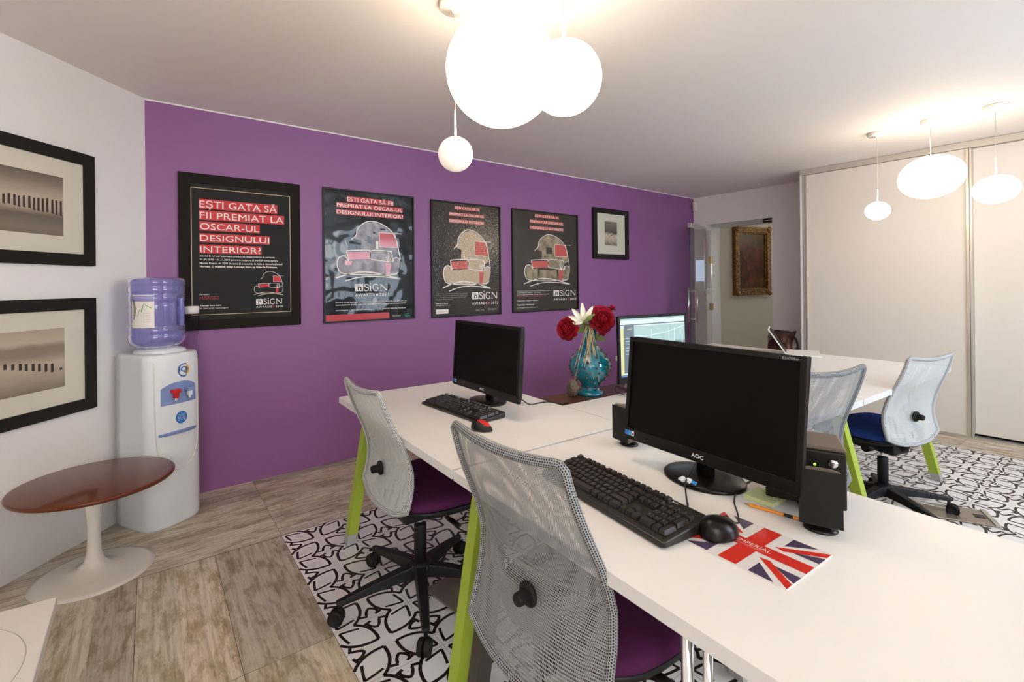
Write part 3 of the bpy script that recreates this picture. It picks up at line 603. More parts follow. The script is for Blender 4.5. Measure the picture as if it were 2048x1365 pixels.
def p3(p, y, w_, h_):
    quad(p, .01, .01, w_ - .01, h_ - .01, y, 'p3_black')
    heads(p, y, w_, h_, [(.322, .936, .683, .966, 'EŞTI GATA SĂ FII'), (.250, .879, .752, .908, 'PREMIAT LA OSCAR-UL'), (.248, .819, .750, .850, 'DESIGNULUI INTERIOR?')], 'p3_red', 'p2_white')
    art(p, y, .151 * w_, .225 * h_, .860 * w_, .763 * h_, 'p3_fill', 'p3_red', 'p2_white', .008)
    logo(p, y, .559 * w_, .148 * h_, .954 * w_, .225 * h_, 'p3_black', 'p2_white', '2012', .098 * h_, .122 * h_)
    for k, (s, u) in enumerate(small3): text(p, s, .058 * w_, (.198 - k * .017) * h_, (.058 + u) * w_ * .93, (.208 - k * .017) * h_, 'txt_grey', 0, y - .0006)
    text(p, 'Galeriile Noblesse', .055 * w_, .115 * h_, .217 * w_, .126 * h_, 'p2_white', .015, y - .0006); text(p, 'www.galeriilenoblesse.ro', .054 * w_, .098 * h_, .244 * w_, .109 * h_, 'p2_white', 0, y - .0006)
    quad(p, .057 * w_, .032 * h_, .224 * w_, .070 * h_, y - .0005, 'p2_white'); text(p, 'myinsign.com', .070 * w_, .045 * h_, .21 * w_, .058 * h_, 'txt_grey', .01, y - .0010)
    text(p, 'SELVA', .613 * w_, .040 * h_, .734 * w_, .058 * h_, 'txt_grey', 0, y - .0006, sp=1.4); text(p, 'Giorgetti', .795 * w_, .040 * h_, .926 * w_, .062 * h_, 'txt_grey', 0, y - .0006)
poster(1.9774, 2.7072, 1.0244, 2.0275, .012, 'black', 'third poster from the left, rippled black gloss with bright lamp reflection', p3)
def p4(p, y, w_, h_):
    quad(p, .01, .01, w_ - .01, h_ - .01, y, 'p4_black')
    heads(p, y, w_, h_, [(.326, .936, .689, .968, 'EŞTI GATA SĂ FII'), (.252, .877, .762, .910, 'PREMIAT LA OSCAR-UL'), (.250, .817, .761, .849, 'DESIGNULUI INTERIOR?')], 'p4_red', 'p2_white')
    def ex(poly, T, put):
        poly([(.34, .47), (.64, .47), (.66, .455), (.32, .455)], 'p4_black', .0004)
        for a in (.33, .62): poly([(a, .46), (a + .03, .46), (a + .02, .40), (a + .005, .40)], 'p4_black', .0004)
        poly([(.46, .66), (.55, .655), (.55, .60), (.46, .60)], 'p4_black', .0004)
    art(p, y, .160 * w_, .252 * h_, .880 * w_, .771 * h_, 'p4_fill', 'p4_red', 'p2_white', .007, extra=ex)
    logo(p, y, .596 * w_, .148 * h_, .963 * w_, .222 * h_, 'p4_black', 'p2_white', '2013', .103 * h_, .126 * h_)
    for k, (s, u, m_) in enumerate((('Înscrie-ţi cel mai interesant proiect de design interior', .48, 'p2_white'), ('în perioada 01.10.2013 – 31.12.2013', .34, 'p2_white'), ('pe www.galeriilenoblesse.ro/insign-editia-4 şi intră', .45, 'p2_white'), ('în cursa pentru Marele Premiu de 2000 de euro', .42, 'p_red'))): text(p, s, .066 * w_, (.201 - k * .018) * h_, (.066 + u) * w_, (.213 - k * .018) * h_, m_, .012, y - .0006)
    text(p, 'Organizator: Galeriile Noblesse.', .065 * w_, .106 * h_, .362 * w_, .118 * h_, 'p2_white', .015, y - .0006); text(p, 'Galeriile Noblesse', .064 * w_, .066 * h_, .302 * w_, .082 * h_, 'p2_white', .01, y - .0006); text(p, 'www.galeriilenoblesse.ro', .063 * w_, .038 * h_, .357 * w_, .052 * h_, 'p2_white', 0, y - .0006)
poster(2.8452, 3.7373, 1.0290, 2.0292, .012, 'black', 'fourth poster from the left, flat glossy dark grey mirroring the room', p4)

# painting in the next room
M['paint_bg'] = mat('old_oil_ground', (.030, .016, .014), .35, noise=(5, (.12, .055, .022), .2), coat=.3, coatr=.2); M['paint_or'] = mat('orange_oil', (.20, .050, .024), .4, noise=(7, (.055, .020, .016), .16)); M['paint_sky'] = mat('ochre_oil', (.16, .09, .03), .4, noise=(7, (.06, .035, .012), .25))
ppt = Vector((6.766, 3.507, 0)); pq = Vector((7.405, 3.299, 0)); pa = math.atan2(pq.y - ppt.y, pq.x - ppt.x); pw = (pq - ppt).length; ph = 2.093 - 1.115
pn = Vector((math.sin(pa), -math.cos(pa), 0)); pc = (ppt + pq) / 2 + pn * .003
pt_ = thing('gilt_framed_painting', 'old oil painting in orange and brown with carved gilt frame beyond the doorway', 'painting', (pc.x, pc.y, 1.115), pa)
f = MB(); x = pw / 2; fd = .06
for lo, hi in (((-x, 0), (-x + .075, ph)), ((x - .075, 0), (x, ph)), ((-x, 0), (x, .08)), ((-x, ph - .08), (x, ph))): f.b2((lo[0], -fd, lo[1]), (hi[0], 0, hi[1]), 'gold')
for lo, hi in (((-x + .075, .08), (-x + .095, ph - .08)), ((x - .095, .08), (x - .075, ph - .08)), ((-x + .075, .08), (x - .075, .10)), ((-x + .075, ph - .10), (x - .075, ph - .08))): f.b2((lo[0], -fd * .7, lo[1]), (hi[0], -.01, hi[1]), 'gold')
for sx in (-1, 1):
    for z in (.03, ph - .03): f.sphere((sx * (x - .035), -fd, z), .045, 'gold', 12, (1, .35, 1))
f.build('frame', pt_, .006)
f = MB(); quad(f, -x + .09, .095, x - .09, ph - .095, -.02, 'paint_bg')
f.face([(-x + .09, -.0205, ph * .70), (x - .09, -.0205, ph * .66), (x - .09, -.0205, ph - .095), (-x + .09, -.0205, ph - .095)], 'paint_sky')
blob = lambda P, m_, d: f.face([(-x + .09 + a * (2 * x - .18), -.020 - d, .095 + b * (ph - .19)) for a, b in [tuple(v) for v in smooth_pts(P, 5, True)]], m_)
blob([(.36, .04), (.64, .03), (.72, .25), (.90, .45), (.84, .68), (.60, .74), (.40, .70), (.20, .62), (.28, .42), (.40, .25)], 'paint_or', .001)
blob([(.02, .02), (.98, .02), (.98, .20), (.70, .14), (.45, .18), (.20, .10), (.02, .22)], 'paint_sky', .0008)
blob([(.30, .74), (.44, .70), (.56, .76), (.60, .86), (.46, .90), (.34, .84)], 'paint_bg', .0014)
blob([(.12, .62), (.24, .58), (.30, .74), (.22, .84), (.12, .78)], 'paint_or', .0012)
f.build('canvas', pt_, merge=False)

# ================================================================= SMALL WALL THINGS
ms = MB(); ms.b2((-.032, -.03, 0), (.032, 0, .115), 'white_pl'); ms.sphere((0, -.028, .05), .02, 'white_pl', 12, (1, .4, 1.2)); ms.b2((-.008, -.0325, .075), (.008, -.029, .08), 'txt_grey')
o = ms.build('motion_sensor', None, .008, loc=(XR - .035, YP - .03, 2.262), rz=R(-45) * 0); tag(o, 'white motion sensor in the corner above the glass door', 'sensor')
sw = thing('wall_socket', 'white socket plate low on the purple wall beside the vase', 'socket', (4.37, YP, .415)); q = MB(); q.b2((-.028, -.010, 0), (.028, -.001, .056), 'white_pl'); q.build('plate', sw, .004); q = MB(); q.lathe([(.014, 0), (.014, .002)], 'txt_grey', 16, (0, -.010, .028), Rx(R(90))); q.build('socket_hole', sw)

# ================================================================= PENDANT LAMPS
def pendant(label, c, r, zr, mglobe, stem=True, cable_off=(0, 0), dims=(1, 1, 1), rose=.06, rot=None, group=None, stem_len=.16, loopc=False, power=None):
    t = thing('pendant_lamp', label, 'lamp', (c[0], c[1], H), 0, group); zc = c[2] - H
    top = zc + r * dims[2]
    q = MB(); q.lathe([(rose, -.001), (rose, -.022), (rose * .93, -.028), (.010, -.030), (.008, -.040), (.002, -.042)], 'lamp_white', 32, (cable_off[0], cable_off[1], 0)); q.build('ceiling_rose', t)
    q = MB(); e = top + (stem_len if stem else 0); q.tube([(cable_off[0], cable_off[1], -.03), (cable_off[0] * .4, cable_off[1] * .4, (e - .03) / 2), (0, 0, e - .01)], .0016, 'txt_grey', 6)
    if loopc: q.tube(smooth_pts([(cable_off[0] - rose * .95, cable_off[1] + .01, -.022), (-rose * .9, 0, -.06), (-rose * .4, 0, -.14), (-.004, 0, -.23), (0, 0, -.26)], 6), .0022, 'lamp_white', 6)
    q.build('cable', t)
    if stem: q = MB(); q.tube([(0, 0, e), (0, 0, top - .004)], [.0035, .006], 'lamp_white', 10); q.build('stem', t)
    q = MB(); q.sphere((0, 0, zc), r, mglobe, 48, dims, rot); q.build('globe', t); return t
pendant('largest round glowing globe lamp of the three over the desks', (1.105, 1.459, 2.114), .21, H, 'globe', stem=False, cable_off=(0, 0))
pendant('medium round glowing globe lamp overlapping the largest globe', (1.115, 1.133, 1.976), .120, H, 'globe')
pendant('smallest round globe lamp, dimly lit, hanging lowest before the purple wall', (1.028, 1.672, 1.831), .070, H, 'globe_dim', stem_len=.11)
pendant('smallest egg-shaped glowing lamp in front of the wardrobe, leftmost of three', (4.512, 1.190, 1.840), .075, H, 'globe', dims=(1.08, 1.08, .93), stem_len=.10)
pendant('largest egg-shaped glowing lamp in front of the wardrobe, with a slack extra cable', (4.476, .865, 2.038), .19, H, 'globe', dims=(1.0, 1.0, .80), stem=False, loopc=True, rot=Matrix.Rotation(R(-11), 3, fw))
pendant('middle-sized egg-shaped glowing lamp in front of the wardrobe, rightmost of three', (4.440, .532, 1.892), .115, H, 'globe', dims=(1.02, 1.02, .80), stem_len=.12, rot=Matrix.Rotation(R(-9), 3, fw))

# ================================================================= DESKS
ZT = .74; TK = .030
def leg(t, u, v, z1, du, dv, mt='green', name='leg'):
    """splayed square leg: foot at (u, v, 0), top at (u+du, v+dv, z1)"""
    a = .025; q = MB()
    def ring(z):
        k = z / z1; c_ = (u + du * k, v + dv * k)
        return [(c_[0] - a, c_[1] - a, z), (c_[0] + a, c_[1] - a, z), (c_[0] + a, c_[1] + a, z), (c_[0] - a, c_[1] + a, z)]
    A, B = ring(.048), ring(z1); q.grid([A, B], mt, False, cv=True); q.face(B, mt); q.face(A[::-1], mt); o = q.build(name, t, .002)
    if mt == 'green_shade': o['label'] = 'green leg coloured dark for shade'
    q = MB(); A, B = ring(.0), ring(.048); q.grid([A, B], 'grey_foot', False, cv=True); q.face(B, 'grey_foot'); q.face(A[::-1], 'grey_foot'); q.build('foot', o, .001)
def desk(label, u0, u1, v0, v1, legs, zt=ZT, group='white desktops on green trestle legs'):
    t = thing('desk', label, 'desk', (0, 0, 0), TH, group)
    q = MB(); q.prism([(u0, v0), (u1, v0), (u1, v1), (u0, v1)], zt - TK, zt, 'desk_edge', 'desk_white'); q.build('desktop', t, .0015)
    for lg_ in legs: leg(t, lg_[0], lg_[1], zt - TK - .002, lg_[2], lg_[3], *lg_[4:])
    return t
g = .0012
desk('white desk with green legs farthest left, under the smaller black monitor', .697, 1.480 - g, 1.304 + .012, 2.518, [(.737, 2.488, .12, 0), (1.44, 2.488, -.12, 0), (.725, 1.352, .12, 0), (1.44, 1.352, -.12, 0)])
d2 = desk('white desk nearest the camera, under the largest monitor', .697, 1.480 - g, .10, 1.304, [(.737, 1.262, .12, 0, 'green_shade'), (1.44, 1.262, -.12, 0, 'green_shade'), (.737, .15, .12, 0), (1.44, .15, -.12, 0)])
desk('white desk beside the blue vase, with the lit monitor', 1.480 + g, 2.686 - .003, .913, 1.695, [(1.53, .876, 0, .17), (1.53, 1.65, 0, -.15)])
desk('white desk between the grey mesh chair and the blue-seated chair', 2.686 + .003, 4.105, .913, 1.755 - g, [(2.70, .876, 0, .17), (2.735, 1.70, 0, -.15), (4.06, .975, 0, .17), (4.06, 1.70, 0, -.15)])
desk('far white desk in front of the doorway, with the thin laptop', 2.85, 4.085, 1.755 + g, 2.575, [(2.92, 2.54, 0, -.16), (4.04, 2.54, 0, -.16), (2.92, 1.80, 0, .15), (4.04, 1.80, 0, .15)])
# low brown cabinet carrying the vase
cb = thing('narrow_cabinet', 'narrow dark brown cabinet under the blue vase, against the white desks', 'cabinet', (0, 0, 0), TH)
q = MB(); q.b2((1.500, 1.702, .705), (2.30, 1.900, .735), 'walnut'); q.build('cabinet_top', cb, .002)
q = MB(); q.b2((1.51, 1.712, .02), (2.29, 1.893, .705), 'walnut'); q.build('body', cb)
for k in range(2): q = MB(); q.b2((1.515 + k * .387, 1.893, .04), (1.515 + k * .387 + .38, 1.9, .69), 'walnut'); q.build('door', cb, .001)
q = MB(); q.b2((1.53, 1.73, 0), (2.27, 1.88, .02), 'walnut'); q.build('plinth', cb)

# ================================================================= OFFICE CHAIRS
CW = [.404, .409, .415, .422, .430, .440, .448, .456, .461, .463, .463]
CU = [-.252, -.242, -.227, -.209, -.188, -.167, -.151, -.141, -.140, -.148, -.160]
CL = .469
def back_pt(s, t, zt, lay=0.0, shrink=1.0):
    k = t * 10; i = min(9, int(k)); fr = k - i; w_ = CW[i] * (1 - fr) + CW[i + 1] * fr; u_ = CU[i] * (1 - fr) + CU[i + 1] * fr
    edge = 1 - s * s; z = zt - t * CL
    # rounded top corners, dipping top edge, rounded lower corners
    z -= .016 * edge * (1 - t) ** 3
    cr = max(0, abs(s) - .86) / .14
    z -= .020 * cr ** 2.5 * (1 - t) ** 8
    z += .018 * max(0, abs(s) - .55) / .45 * t ** 10 * abs(s)
    z -= .030 * edge * t ** 6
    return Vector((s * w_ / 2 * shrink, u_ - .022 * edge + lay * (edge ** .5), z))
def office_chair(label, u, v, ang, zt, fab, turn, group, k_=.97, net='mesh', ext=.02, kn=.36):
    w0 = d2w(u, v); t = thing('office_chair', label, 'chair', (w0.x, w0.y, 0), TH + R(ang), group); zs = zt - .46 * k_
    def bp(s_, tt, lay=0.0):
        p = back_pt(s_, tt, 0.0, lay); e_ = max(0, (tt - .68) / .32) ** 1.5 * ext; return Vector((p.x * k_, p.y * k_ - e_ * .30, zt + p.z * k_ - e_))
    ns, ntt = 28, 30; bk = MB(); SS = [-1, -.965, -.93, -.90] + [-.86 + 1.72 * j / 20 for j in range(21)] + [.90, .93, .965, 1]; TT = [0, .025, .05] + [.05 + .95 * i / 28 for i in range(1, 29)]
    for lay in (0.0, .020):
        P = [[bp(a, b, lay) for a in SS] for b in TT]; U = [[(a * .21 + (.0013 if lay else 0), b * CL) for a in SS] for b in TT]
        bk.grid(P, net, True, uv=U)
    bk.build('backrest_mesh', t, merge=False)
    # rim: coarser mesh sleeve drawn over a flat dark tube
    n1 = 24
    loop = [bp(-1 + 2 * j / n1, 0) for j in range(n1)] + [bp(1, i / 30) for i in range(30)] + [bp(1 - 2 * j / n1, 1) for j in range(n1)] + [bp(-1, 1 - i / 30) for i in range(30)]
    inn = [bp((-1 + 2 * j / n1) * .90, .055) for j in range(n1)] + [bp(.90, .055 + .895 * i / 30) for i in range(30)] + [bp((1 - 2 * j / n1) * .90, .95) for j in range(n1)] + [bp(-.90, .95 - .895 * i / 30) for i in range(30)]
    rim = MB(); core = MB(); K = len(loop); acc = 0; P = []; U = []; PC = []
    for i in range(K + 1):
        p_ = loop[i % K]; q_ = inn[i % K]
        if i: acc += (p_ - loop[(i - 1) % K]).length
        tt = (loop[(i + 1) % K] - loop[(i - 1) % K]).normalized(); d_ = (q_ - p_); d_ = (d_ - tt * d_.dot(tt)); L_ = max(.012, min(.020, d_.length)); d_.normalize(); n_ = d_.cross(tt); n_ = n_ if n_.y < 0 else -n_
        sec = [(1.0, .0012), (.75, .0050), (.45, .0075), (.15, .0065), (-.04, .0030), (-.10, -.0020), (-.04, -.0075), (.2, -.011), (.6, -.010)]
        row = [p_ + d_ * (L_ * a) + n_ * b for a, b in sec]; P.append(row); a_ = [0]
        for k in range(1, len(row)): a_.append(a_[-1] + (row[k] - row[k - 1]).length)
        U.append([(acc, x) for x in a_]); PC.append([p_ + d_ * (L_ * (a * .88 + .03)) + n_ * (b * .72) for a, b in sec])
    rim.grid(P, net + '_rim', True, uv=U); ro = rim.build('backrest_rim', t, merge=False)
    core.grid(PC[:-1], 'rim_core', True, cu=True, cv=True); core.build('rim_tube', ro)
    kz = zt - kn * k_; ky = -.168 * k_
    if net == 'mesh': q = MB(); q.sphere((0, ky + .030, kz), .5, 'mesh_pad', 32, (.17, .008, .13)); q.build('lumbar_pad', t)
    q = MB(); q.lathe([(.028, 0), (.028, .005), (.024, .009), (.016, .011), (.0150, .034), (.013, .038), (.001, .039)], 'black_matte', 24, (0, ky - .006, kz), Rx(R(90)), smooth=False); q.build('lumbar_knob', t)
    zb = zt - CL * k_ - ext
    q = MB(); q.tube(smooth_pts([(0, -.120, zb + .03), (0, -.125, zb + .0), (0, -.10, min(zb, zs - .06) - .02), (0, -.05, zs - .105), (0, .02, zs - .105)], 5), .018, 'navy', 8, flat=1.8); q.build('back_bracket', t)
    # seat cushion: rounded plan with a waterfall front
    n = 48; st = MB(); P = []
    def plan(k, s=1.0):
        a = 2 * PI * k / n; cx_, sy_ = math.cos(a), math.sin(a); ex = .55
        x_ = math.copysign(abs(cx_) ** ex, cx_) * .252; y_ = math.copysign(abs(sy_) ** ex, sy_) * .235
        x_ *= 1 - .08 * max(0, -y_ / .235)
        return x_ * s, .085 + y_ * s
    for s_, dz in ((.02, .004), (.5, .003), (.80, .0), (.93, -.006), (.985, -.016), (1.0, -.028), (.985, -.040)):
        ring = []
        for k in range(n):
            x_, y_ = plan(k, s_); wf = -.030 * max(0, (y_ - .17) / .14) ** 2; ring.append((x_, y_, zs + dz + wf + .010 * (x_ / .24) ** 2))
        P.append(ring)
    st.grid(P, fab, True, cv=True, flip=True); st.face(P[0], fab); st.face(P[-1][::-1], fab); st.build('seat', t)
    sh = MB(); P = []
    for s_, dz in ((.97, -.036), (.965, -.052), (.88, -.068), (.55, -.078)):
        P.append([(plan(k, s_)[0], plan(k, s_)[1], zs + dz - .030 * max(0, (plan(k, s_)[1] - .17) / .14) ** 2) for k in range(n)])
    sh.grid(P, 'navy', True, cv=True, flip=True); sh.face(P[-1][::-1], 'navy'); sh.face(P[0], 'navy'); sh.build('seat_shell', t)
    q = MB(); q.b2((-.07, -.10, zs - .135), (.07, .13, zs - .074), 'navy'); q.build('tilt_mechanism', t, .012)
    q = MB(); q.tube([(.06, .05, zs - .105), (.19, .05, zs - .11)], .006, 'navy', 8); q.tube([(.17, .05, zs - .11), (.235, .05, zs - .112)], .012, 'navy', 10, flat=.6); q.build('height_lever', t)
    q = MB(); q.tube([(-.07, .0, zs - .105), (-.15, .0, zs - .105)], .024, 'navy', 14); q.build('tension_knob', t)
    q = MB(); q.lathe([(.0145, zs - .19), (.0145, zs - .13)], 'chrome', 20); q.build('gas_piston', t)
    q = MB(); q.lathe([(.026, .10), (.026, zs - .18), (.024, zs - .175), (.016, zs - .174)], 'navy', 24); q.build('column_cover', t)
    q = MB(); q.lathe([(.044, .088), (.050, .095), (.050, .135), (.038, .148), (.026, .152)], 'navy', 24); q.build('base_hub', t)
    for k in range(5):
        a = turn + 2 * PI * k / 5; d_ = Vector((math.cos(a), math.sin(a), 0)); pr_ = Vector((-d_.y, d_.x, 0)); LG = .325
        q = MB(); P = []
        for s_, hw, zt_, zb_ in ((.03, .028, .142, .092), (.12, .025, .132, .092), (.22, .021, .116, .086), (LG, .016, .096, .076), (LG + .016, .012, .094, .078)):
            c_ = d_ * s_; P.append([c_ + pr_ * hw + Vector((0, 0, zb_)), c_ + pr_ * hw * .75 + Vector((0, 0, zt_)), c_ - pr_ * hw * .75 + Vector((0, 0, zt_)), c_ - pr_ * hw + Vector((0, 0, zb_))])
        q.grid(P, 'navy', False, cv=True); q.face(P[0][::-1], 'navy'); q.face(P[-1], 'navy'); lg = q.build('base_leg', t, .004)
        # twin-wheel caster hanging from the leg tip
        sw_ = a + R(60 + 9 * k); ax = Vector((math.cos(sw_), math.sin(sw_), 0)); off = Vector((-ax.y, ax.x, 0)) * -.016; cc = d_ * LG + off + Vector((0, 0, .0295))
        q = MB()
        for sgn in (-1, 1):
            c0 = cc + ax * (sgn * .004); rotm = Vector((0, 0, 1)).rotation_difference(ax * sgn).to_matrix(); q.lathe([(.0295, 0), (.0295, .014), (.026, .019), (.022, .0195), (.020, .017), (.001, .017)], 'black_matte', 28, c0, rotm)
        q.lathe([(.008, .0), (.008, .05)], 'black_matte', 10, tuple(d_ * LG + Vector((0, 0, .035))))
        rotm = Vector((0, 0, 1)).rotation_difference(ax).to_matrix(); q.build('caster', lg, merge=False)
    return t
M['mesh_pad'] = mat('lumbar_pad_plastic', (.36, .37, .38), .6)
GC = 'mesh-backed office chairs'
office_chair('white mesh chair with purple seat, at the farthest left desk', .877 * .97, 1.947 * .97, -88.4, EYE - (EYE - .914) * .97, 'purple_fab', R(174 + 91), GC, .97)
office_chair('nearest grey mesh chair with purple seat, large in front of the camera', .869 * .965, .935 * .965, -85.5, EYE - (EYE - .958) * .965, 'purple_fab', R(200), GC, .985, 'mesh_grey', .085, .383)
office_chair('grey mesh chair with tall back showing behind the largest monitor', 2.192 * .97 - .040, 1.045 * .97 + .020, -10, EYE - (EYE - .97) * .97, 'blue_fab', R(20), GC, .99, 'mesh_grey', .05)
office_chair('blue-seated white mesh chair standing by the wardrobe on the right', 3.494 * .945, 1.093 * .945, -14, EYE - (EYE - .894) * .945, 'blue_fab', R(-32), GC, .955)

# ================================================================= MONITORS
def monitor(label, base, bw_c, w_, h_, yaw, tilt, zbot, name_txt, thick=.045, lit=None, stand_off=.06, basew=.135, logo_s='AOC', neckw=.022, corner_txt=None):
    """base = world xy of the stand centre; bw_c = world xy of the screen's bottom centre; yaw = heading of the screen's right direction"""
    t = thing('computer_monitor', label, 'monitor', (base[0], base[1], ZT), yaw)
    c_, s_ = math.cos(-yaw), math.sin(-yaw); dx, dy = bw_c[0] - base[0], bw_c[1] - base[1]; o_ = Vector((c_ * dx - s_ * dy, s_ * dx + c_ * dy, zbot - ZT))
    T = Matrix.Translation(o_) @ Matrix.Rotation(-tilt, 4, 'X'); f = lambda x, y, z: T @ Vector((x, y, z))
    x = w_ / 2; bz = .014; bb = .032
    q = MB()
    def bx(lo, hi, m_):
        P = [f(a, b, c__) for a in (lo[0], hi[0]) for b in (lo[1], hi[1]) for c__ in (lo[2], hi[2])]; b_ = len(q.v); q.v += [tuple(p) for p in P]
        for ff in ((0, 1, 3, 2), (4, 6, 7, 5), (0, 4, 5, 1), (2, 3, 7, 6), (0, 2, 6, 4), (1, 5, 7, 3)): q.f.append(tuple(b_ + i for i in ff)); q.m.append(q.mi(m_)); q.sm.append(False)
    bx((-x, 0, 0), (-x + bz, .014, h_), 'black_gloss'); bx((x - bz, 0, 0), (x, .014, h_), 'black_gloss'); bx((-x + bz, 0, h_ - bz), (x - bz, .014, h_), 'black_gloss'); bx((-x + bz, 0, 0), (x - bz, .014, bb), 'black_gloss')
    # back shell, tapering
    A = [f(-x, .014, 0), f(x, .014, 0), f(x, .014, h_), f(-x, .014, h_)]; B = [f(-x + .03, thick, .03), f(x - .03, thick, .03), f(x - .03, thick, h_ - .03), f(-x + .03, thick, h_ - .03)]
    q.grid([A, B], 'black', False, cv=True); q.face(B, 'black'); q.build('bezel', t, .002)
    q = MB(); q.face([f(-x + bz, .004, bb), f(x - bz, .004, bb), f(x - bz, .004, h_ - bz), f(-x + bz, .004, h_ - bz)], 'screen'); sc = q.build('screen', t)
    if lit:
        q = MB(); lit(q, f, x - bz, bb, h_ - bz); q.build('screen_image', sc, merge=False)
    if logo_s: q = MB(); text(q, logo_s, -.019, .010, .019, .021, 'txt_white', .02, put=lambda a, b: f(a, -.0006, b)); q.build('brand_logo', t, merge=False)
    if name_txt:
        for k, m_ in enumerate(('blue_sticker', 'light_blue', 'toy_white')):
            q = MB(); q.face([f(-x + .006 + k * .013, -.0006, .010), f(-x + .0175 + k * .013, -.0006, .010), f(-x + .0175 + k * .013, -.0006, .025), f(-x + .006 + k * .013, -.0006, .025)], m_)
            if k == 2: stroke(q, [(-x + .034, .017), (-x + .037, .014), (-x + .042, .021)], .002, 'black', lambda a, b: f(a, -.0009, b))
            q.build('sticker', t, merge=False)
    if corner_txt: q = MB(); text(q, corner_txt, x - .055, h_ - .011, x - .018, h_ - .005, 'txt_grey', 0, put=lambda a, b: f(a, -.0006, b)); q.build('model_marking', t, merge=False)
    q = MB(); ny = o_.y + .030; q.lathe([(1.0, .010), (1.0, max(.05, o_.z + .06))], 'black', 20, (o_.x * .2, max(ny, .0), 0), None, neckw + .006, .016); q.build('neck', t)
    q = MB(); q.lathe([(basew, 0), (basew + .001, .006), (basew - .004, .011), (basew * .5, .015), (.02, .017)], 'black_gloss', 64, (0, 0, 0), None, 1.0, .80); q.build('stand_base', t)
    return t
# largest monitor (near) and the smaller one by the wall: positions solved from their corners
y2 = R(-95.3); c2 = Vector((1.269, .756, .960)); k2 = .965; c2 = Vector((c2.x * k2, c2.y * k2, EYE + (c2.z - EYE) * k2)); h2 = .3305 * k2; n2 = Vector((math.sin(y2), -math.cos(y2), 0)); ti2 = R(5.9)
bc2 = c2 - (Vector((0, 0, 1)) * math.cos(ti2) - n2 * math.sin(ti2)) * h2 / 2
monitor('largest black monitor in the foreground, switched off', (1.285, .757), (bc2.x, bc2.y), .565 * k2, h2, y2, ti2, bc2.z, True, basew=.118, corner_txt='E2470Sw')
y1 = R(-92.7); k1 = 1.085; c1 = Vector((1.146 * k1, 1.662 * k1, EYE + (.999 - EYE) * k1)); h1 = .2874 * k1; n1 = Vector((math.sin(y1), -math.cos(y1), 0)); ti1 = R(4.1)
bc1 = c1 - (Vector((0, 0, 1)) * math.cos(ti1) - n1 * math.sin(ti1)) * h1 / 2
monitor('smaller black monitor on the farthest left desk, switched off', (1.335, 1.905), (bc1.x, bc1.y), .51 * k1, h1, y1, ti1, bc1.z, True, basew=.105, logo_s='AOC')
def lit3(q, f, x, z0, z1):
    W_, Hh = 2 * x, z1 - z0; g_ = lambda a, b, d=.0034: f(-x + a * W_, d, z0 + b * Hh)
    R_ = lambda a, b, c_, d, m_, e=.0030: q.face([g_(a, b, e), g_(c_, b, e), g_(c_, d, e), g_(a, d, e)], m_)
    R_(0, 0, 1, 1, 'screen_white', .0034); R_(0, .88, 1, .90, 'screen_slate'); R_(0, .97, 1, 1, 'screen_sky'); R_(.01, .03, .05, .84, 'screen_yellow'); R_(.05, .06, .20, .88, 'screen_slate')
    R_(.20, .06, 1, .86, 'screen_sky'); R_(.20, .06, 1, .22, 'screen_white', .0027)
    P = [(.20, .42), (.35, .44), (.45, .50), (.55, .53), (.66, .56), (.75, .53), (.86, .56), (1, .54), (1, .44), (.2, .36)]; q.face([g_(a, b, .0026) for a, b in P], 'screen_tree')
    for a in (.46, .73, .82, .95): R_(a, .22, a + .008, .80, 'screen_white', .0024)
    for b in (.36, .28): R_(.20, b, 1, b + .008, 'screen_slate', .0022)
    stroke(q, [(.20, .70), (.4, .68), (.7, .72), (1, .82)], .012, 'screen_white', lambda a, b: g_(a, b, .0022))
    text(q, 'insign', .10, .80, .17, .83, 'screen_yellow', .02, put=lambda a, b: g_(a, b, .0022))
    for k in range(6): R_(.075, .66 - k * .055, .075 + .05 + (k % 3) * .02, .667 - k * .055, 'screen_white', .0022)
    R_(0, 0, 1, .035, 'screen_blue', .0020)
pL, pR = Vector((1.849, 1.524, 0)), Vector((2.335, 1.46, 0)); y3 = math.atan2(pR.y - pL.y, pR.x - pL.x); pm = (pL + pR) / 2; bn = Vector((-math.sin(y3), math.cos(y3), 0))
monitor('lit monitor showing a web page, behind the blue vase', (pm + bn * .07)[:2], pm[:2], .49, .330, y3, R(1), .812, False, basew=.10, lit=lit3)

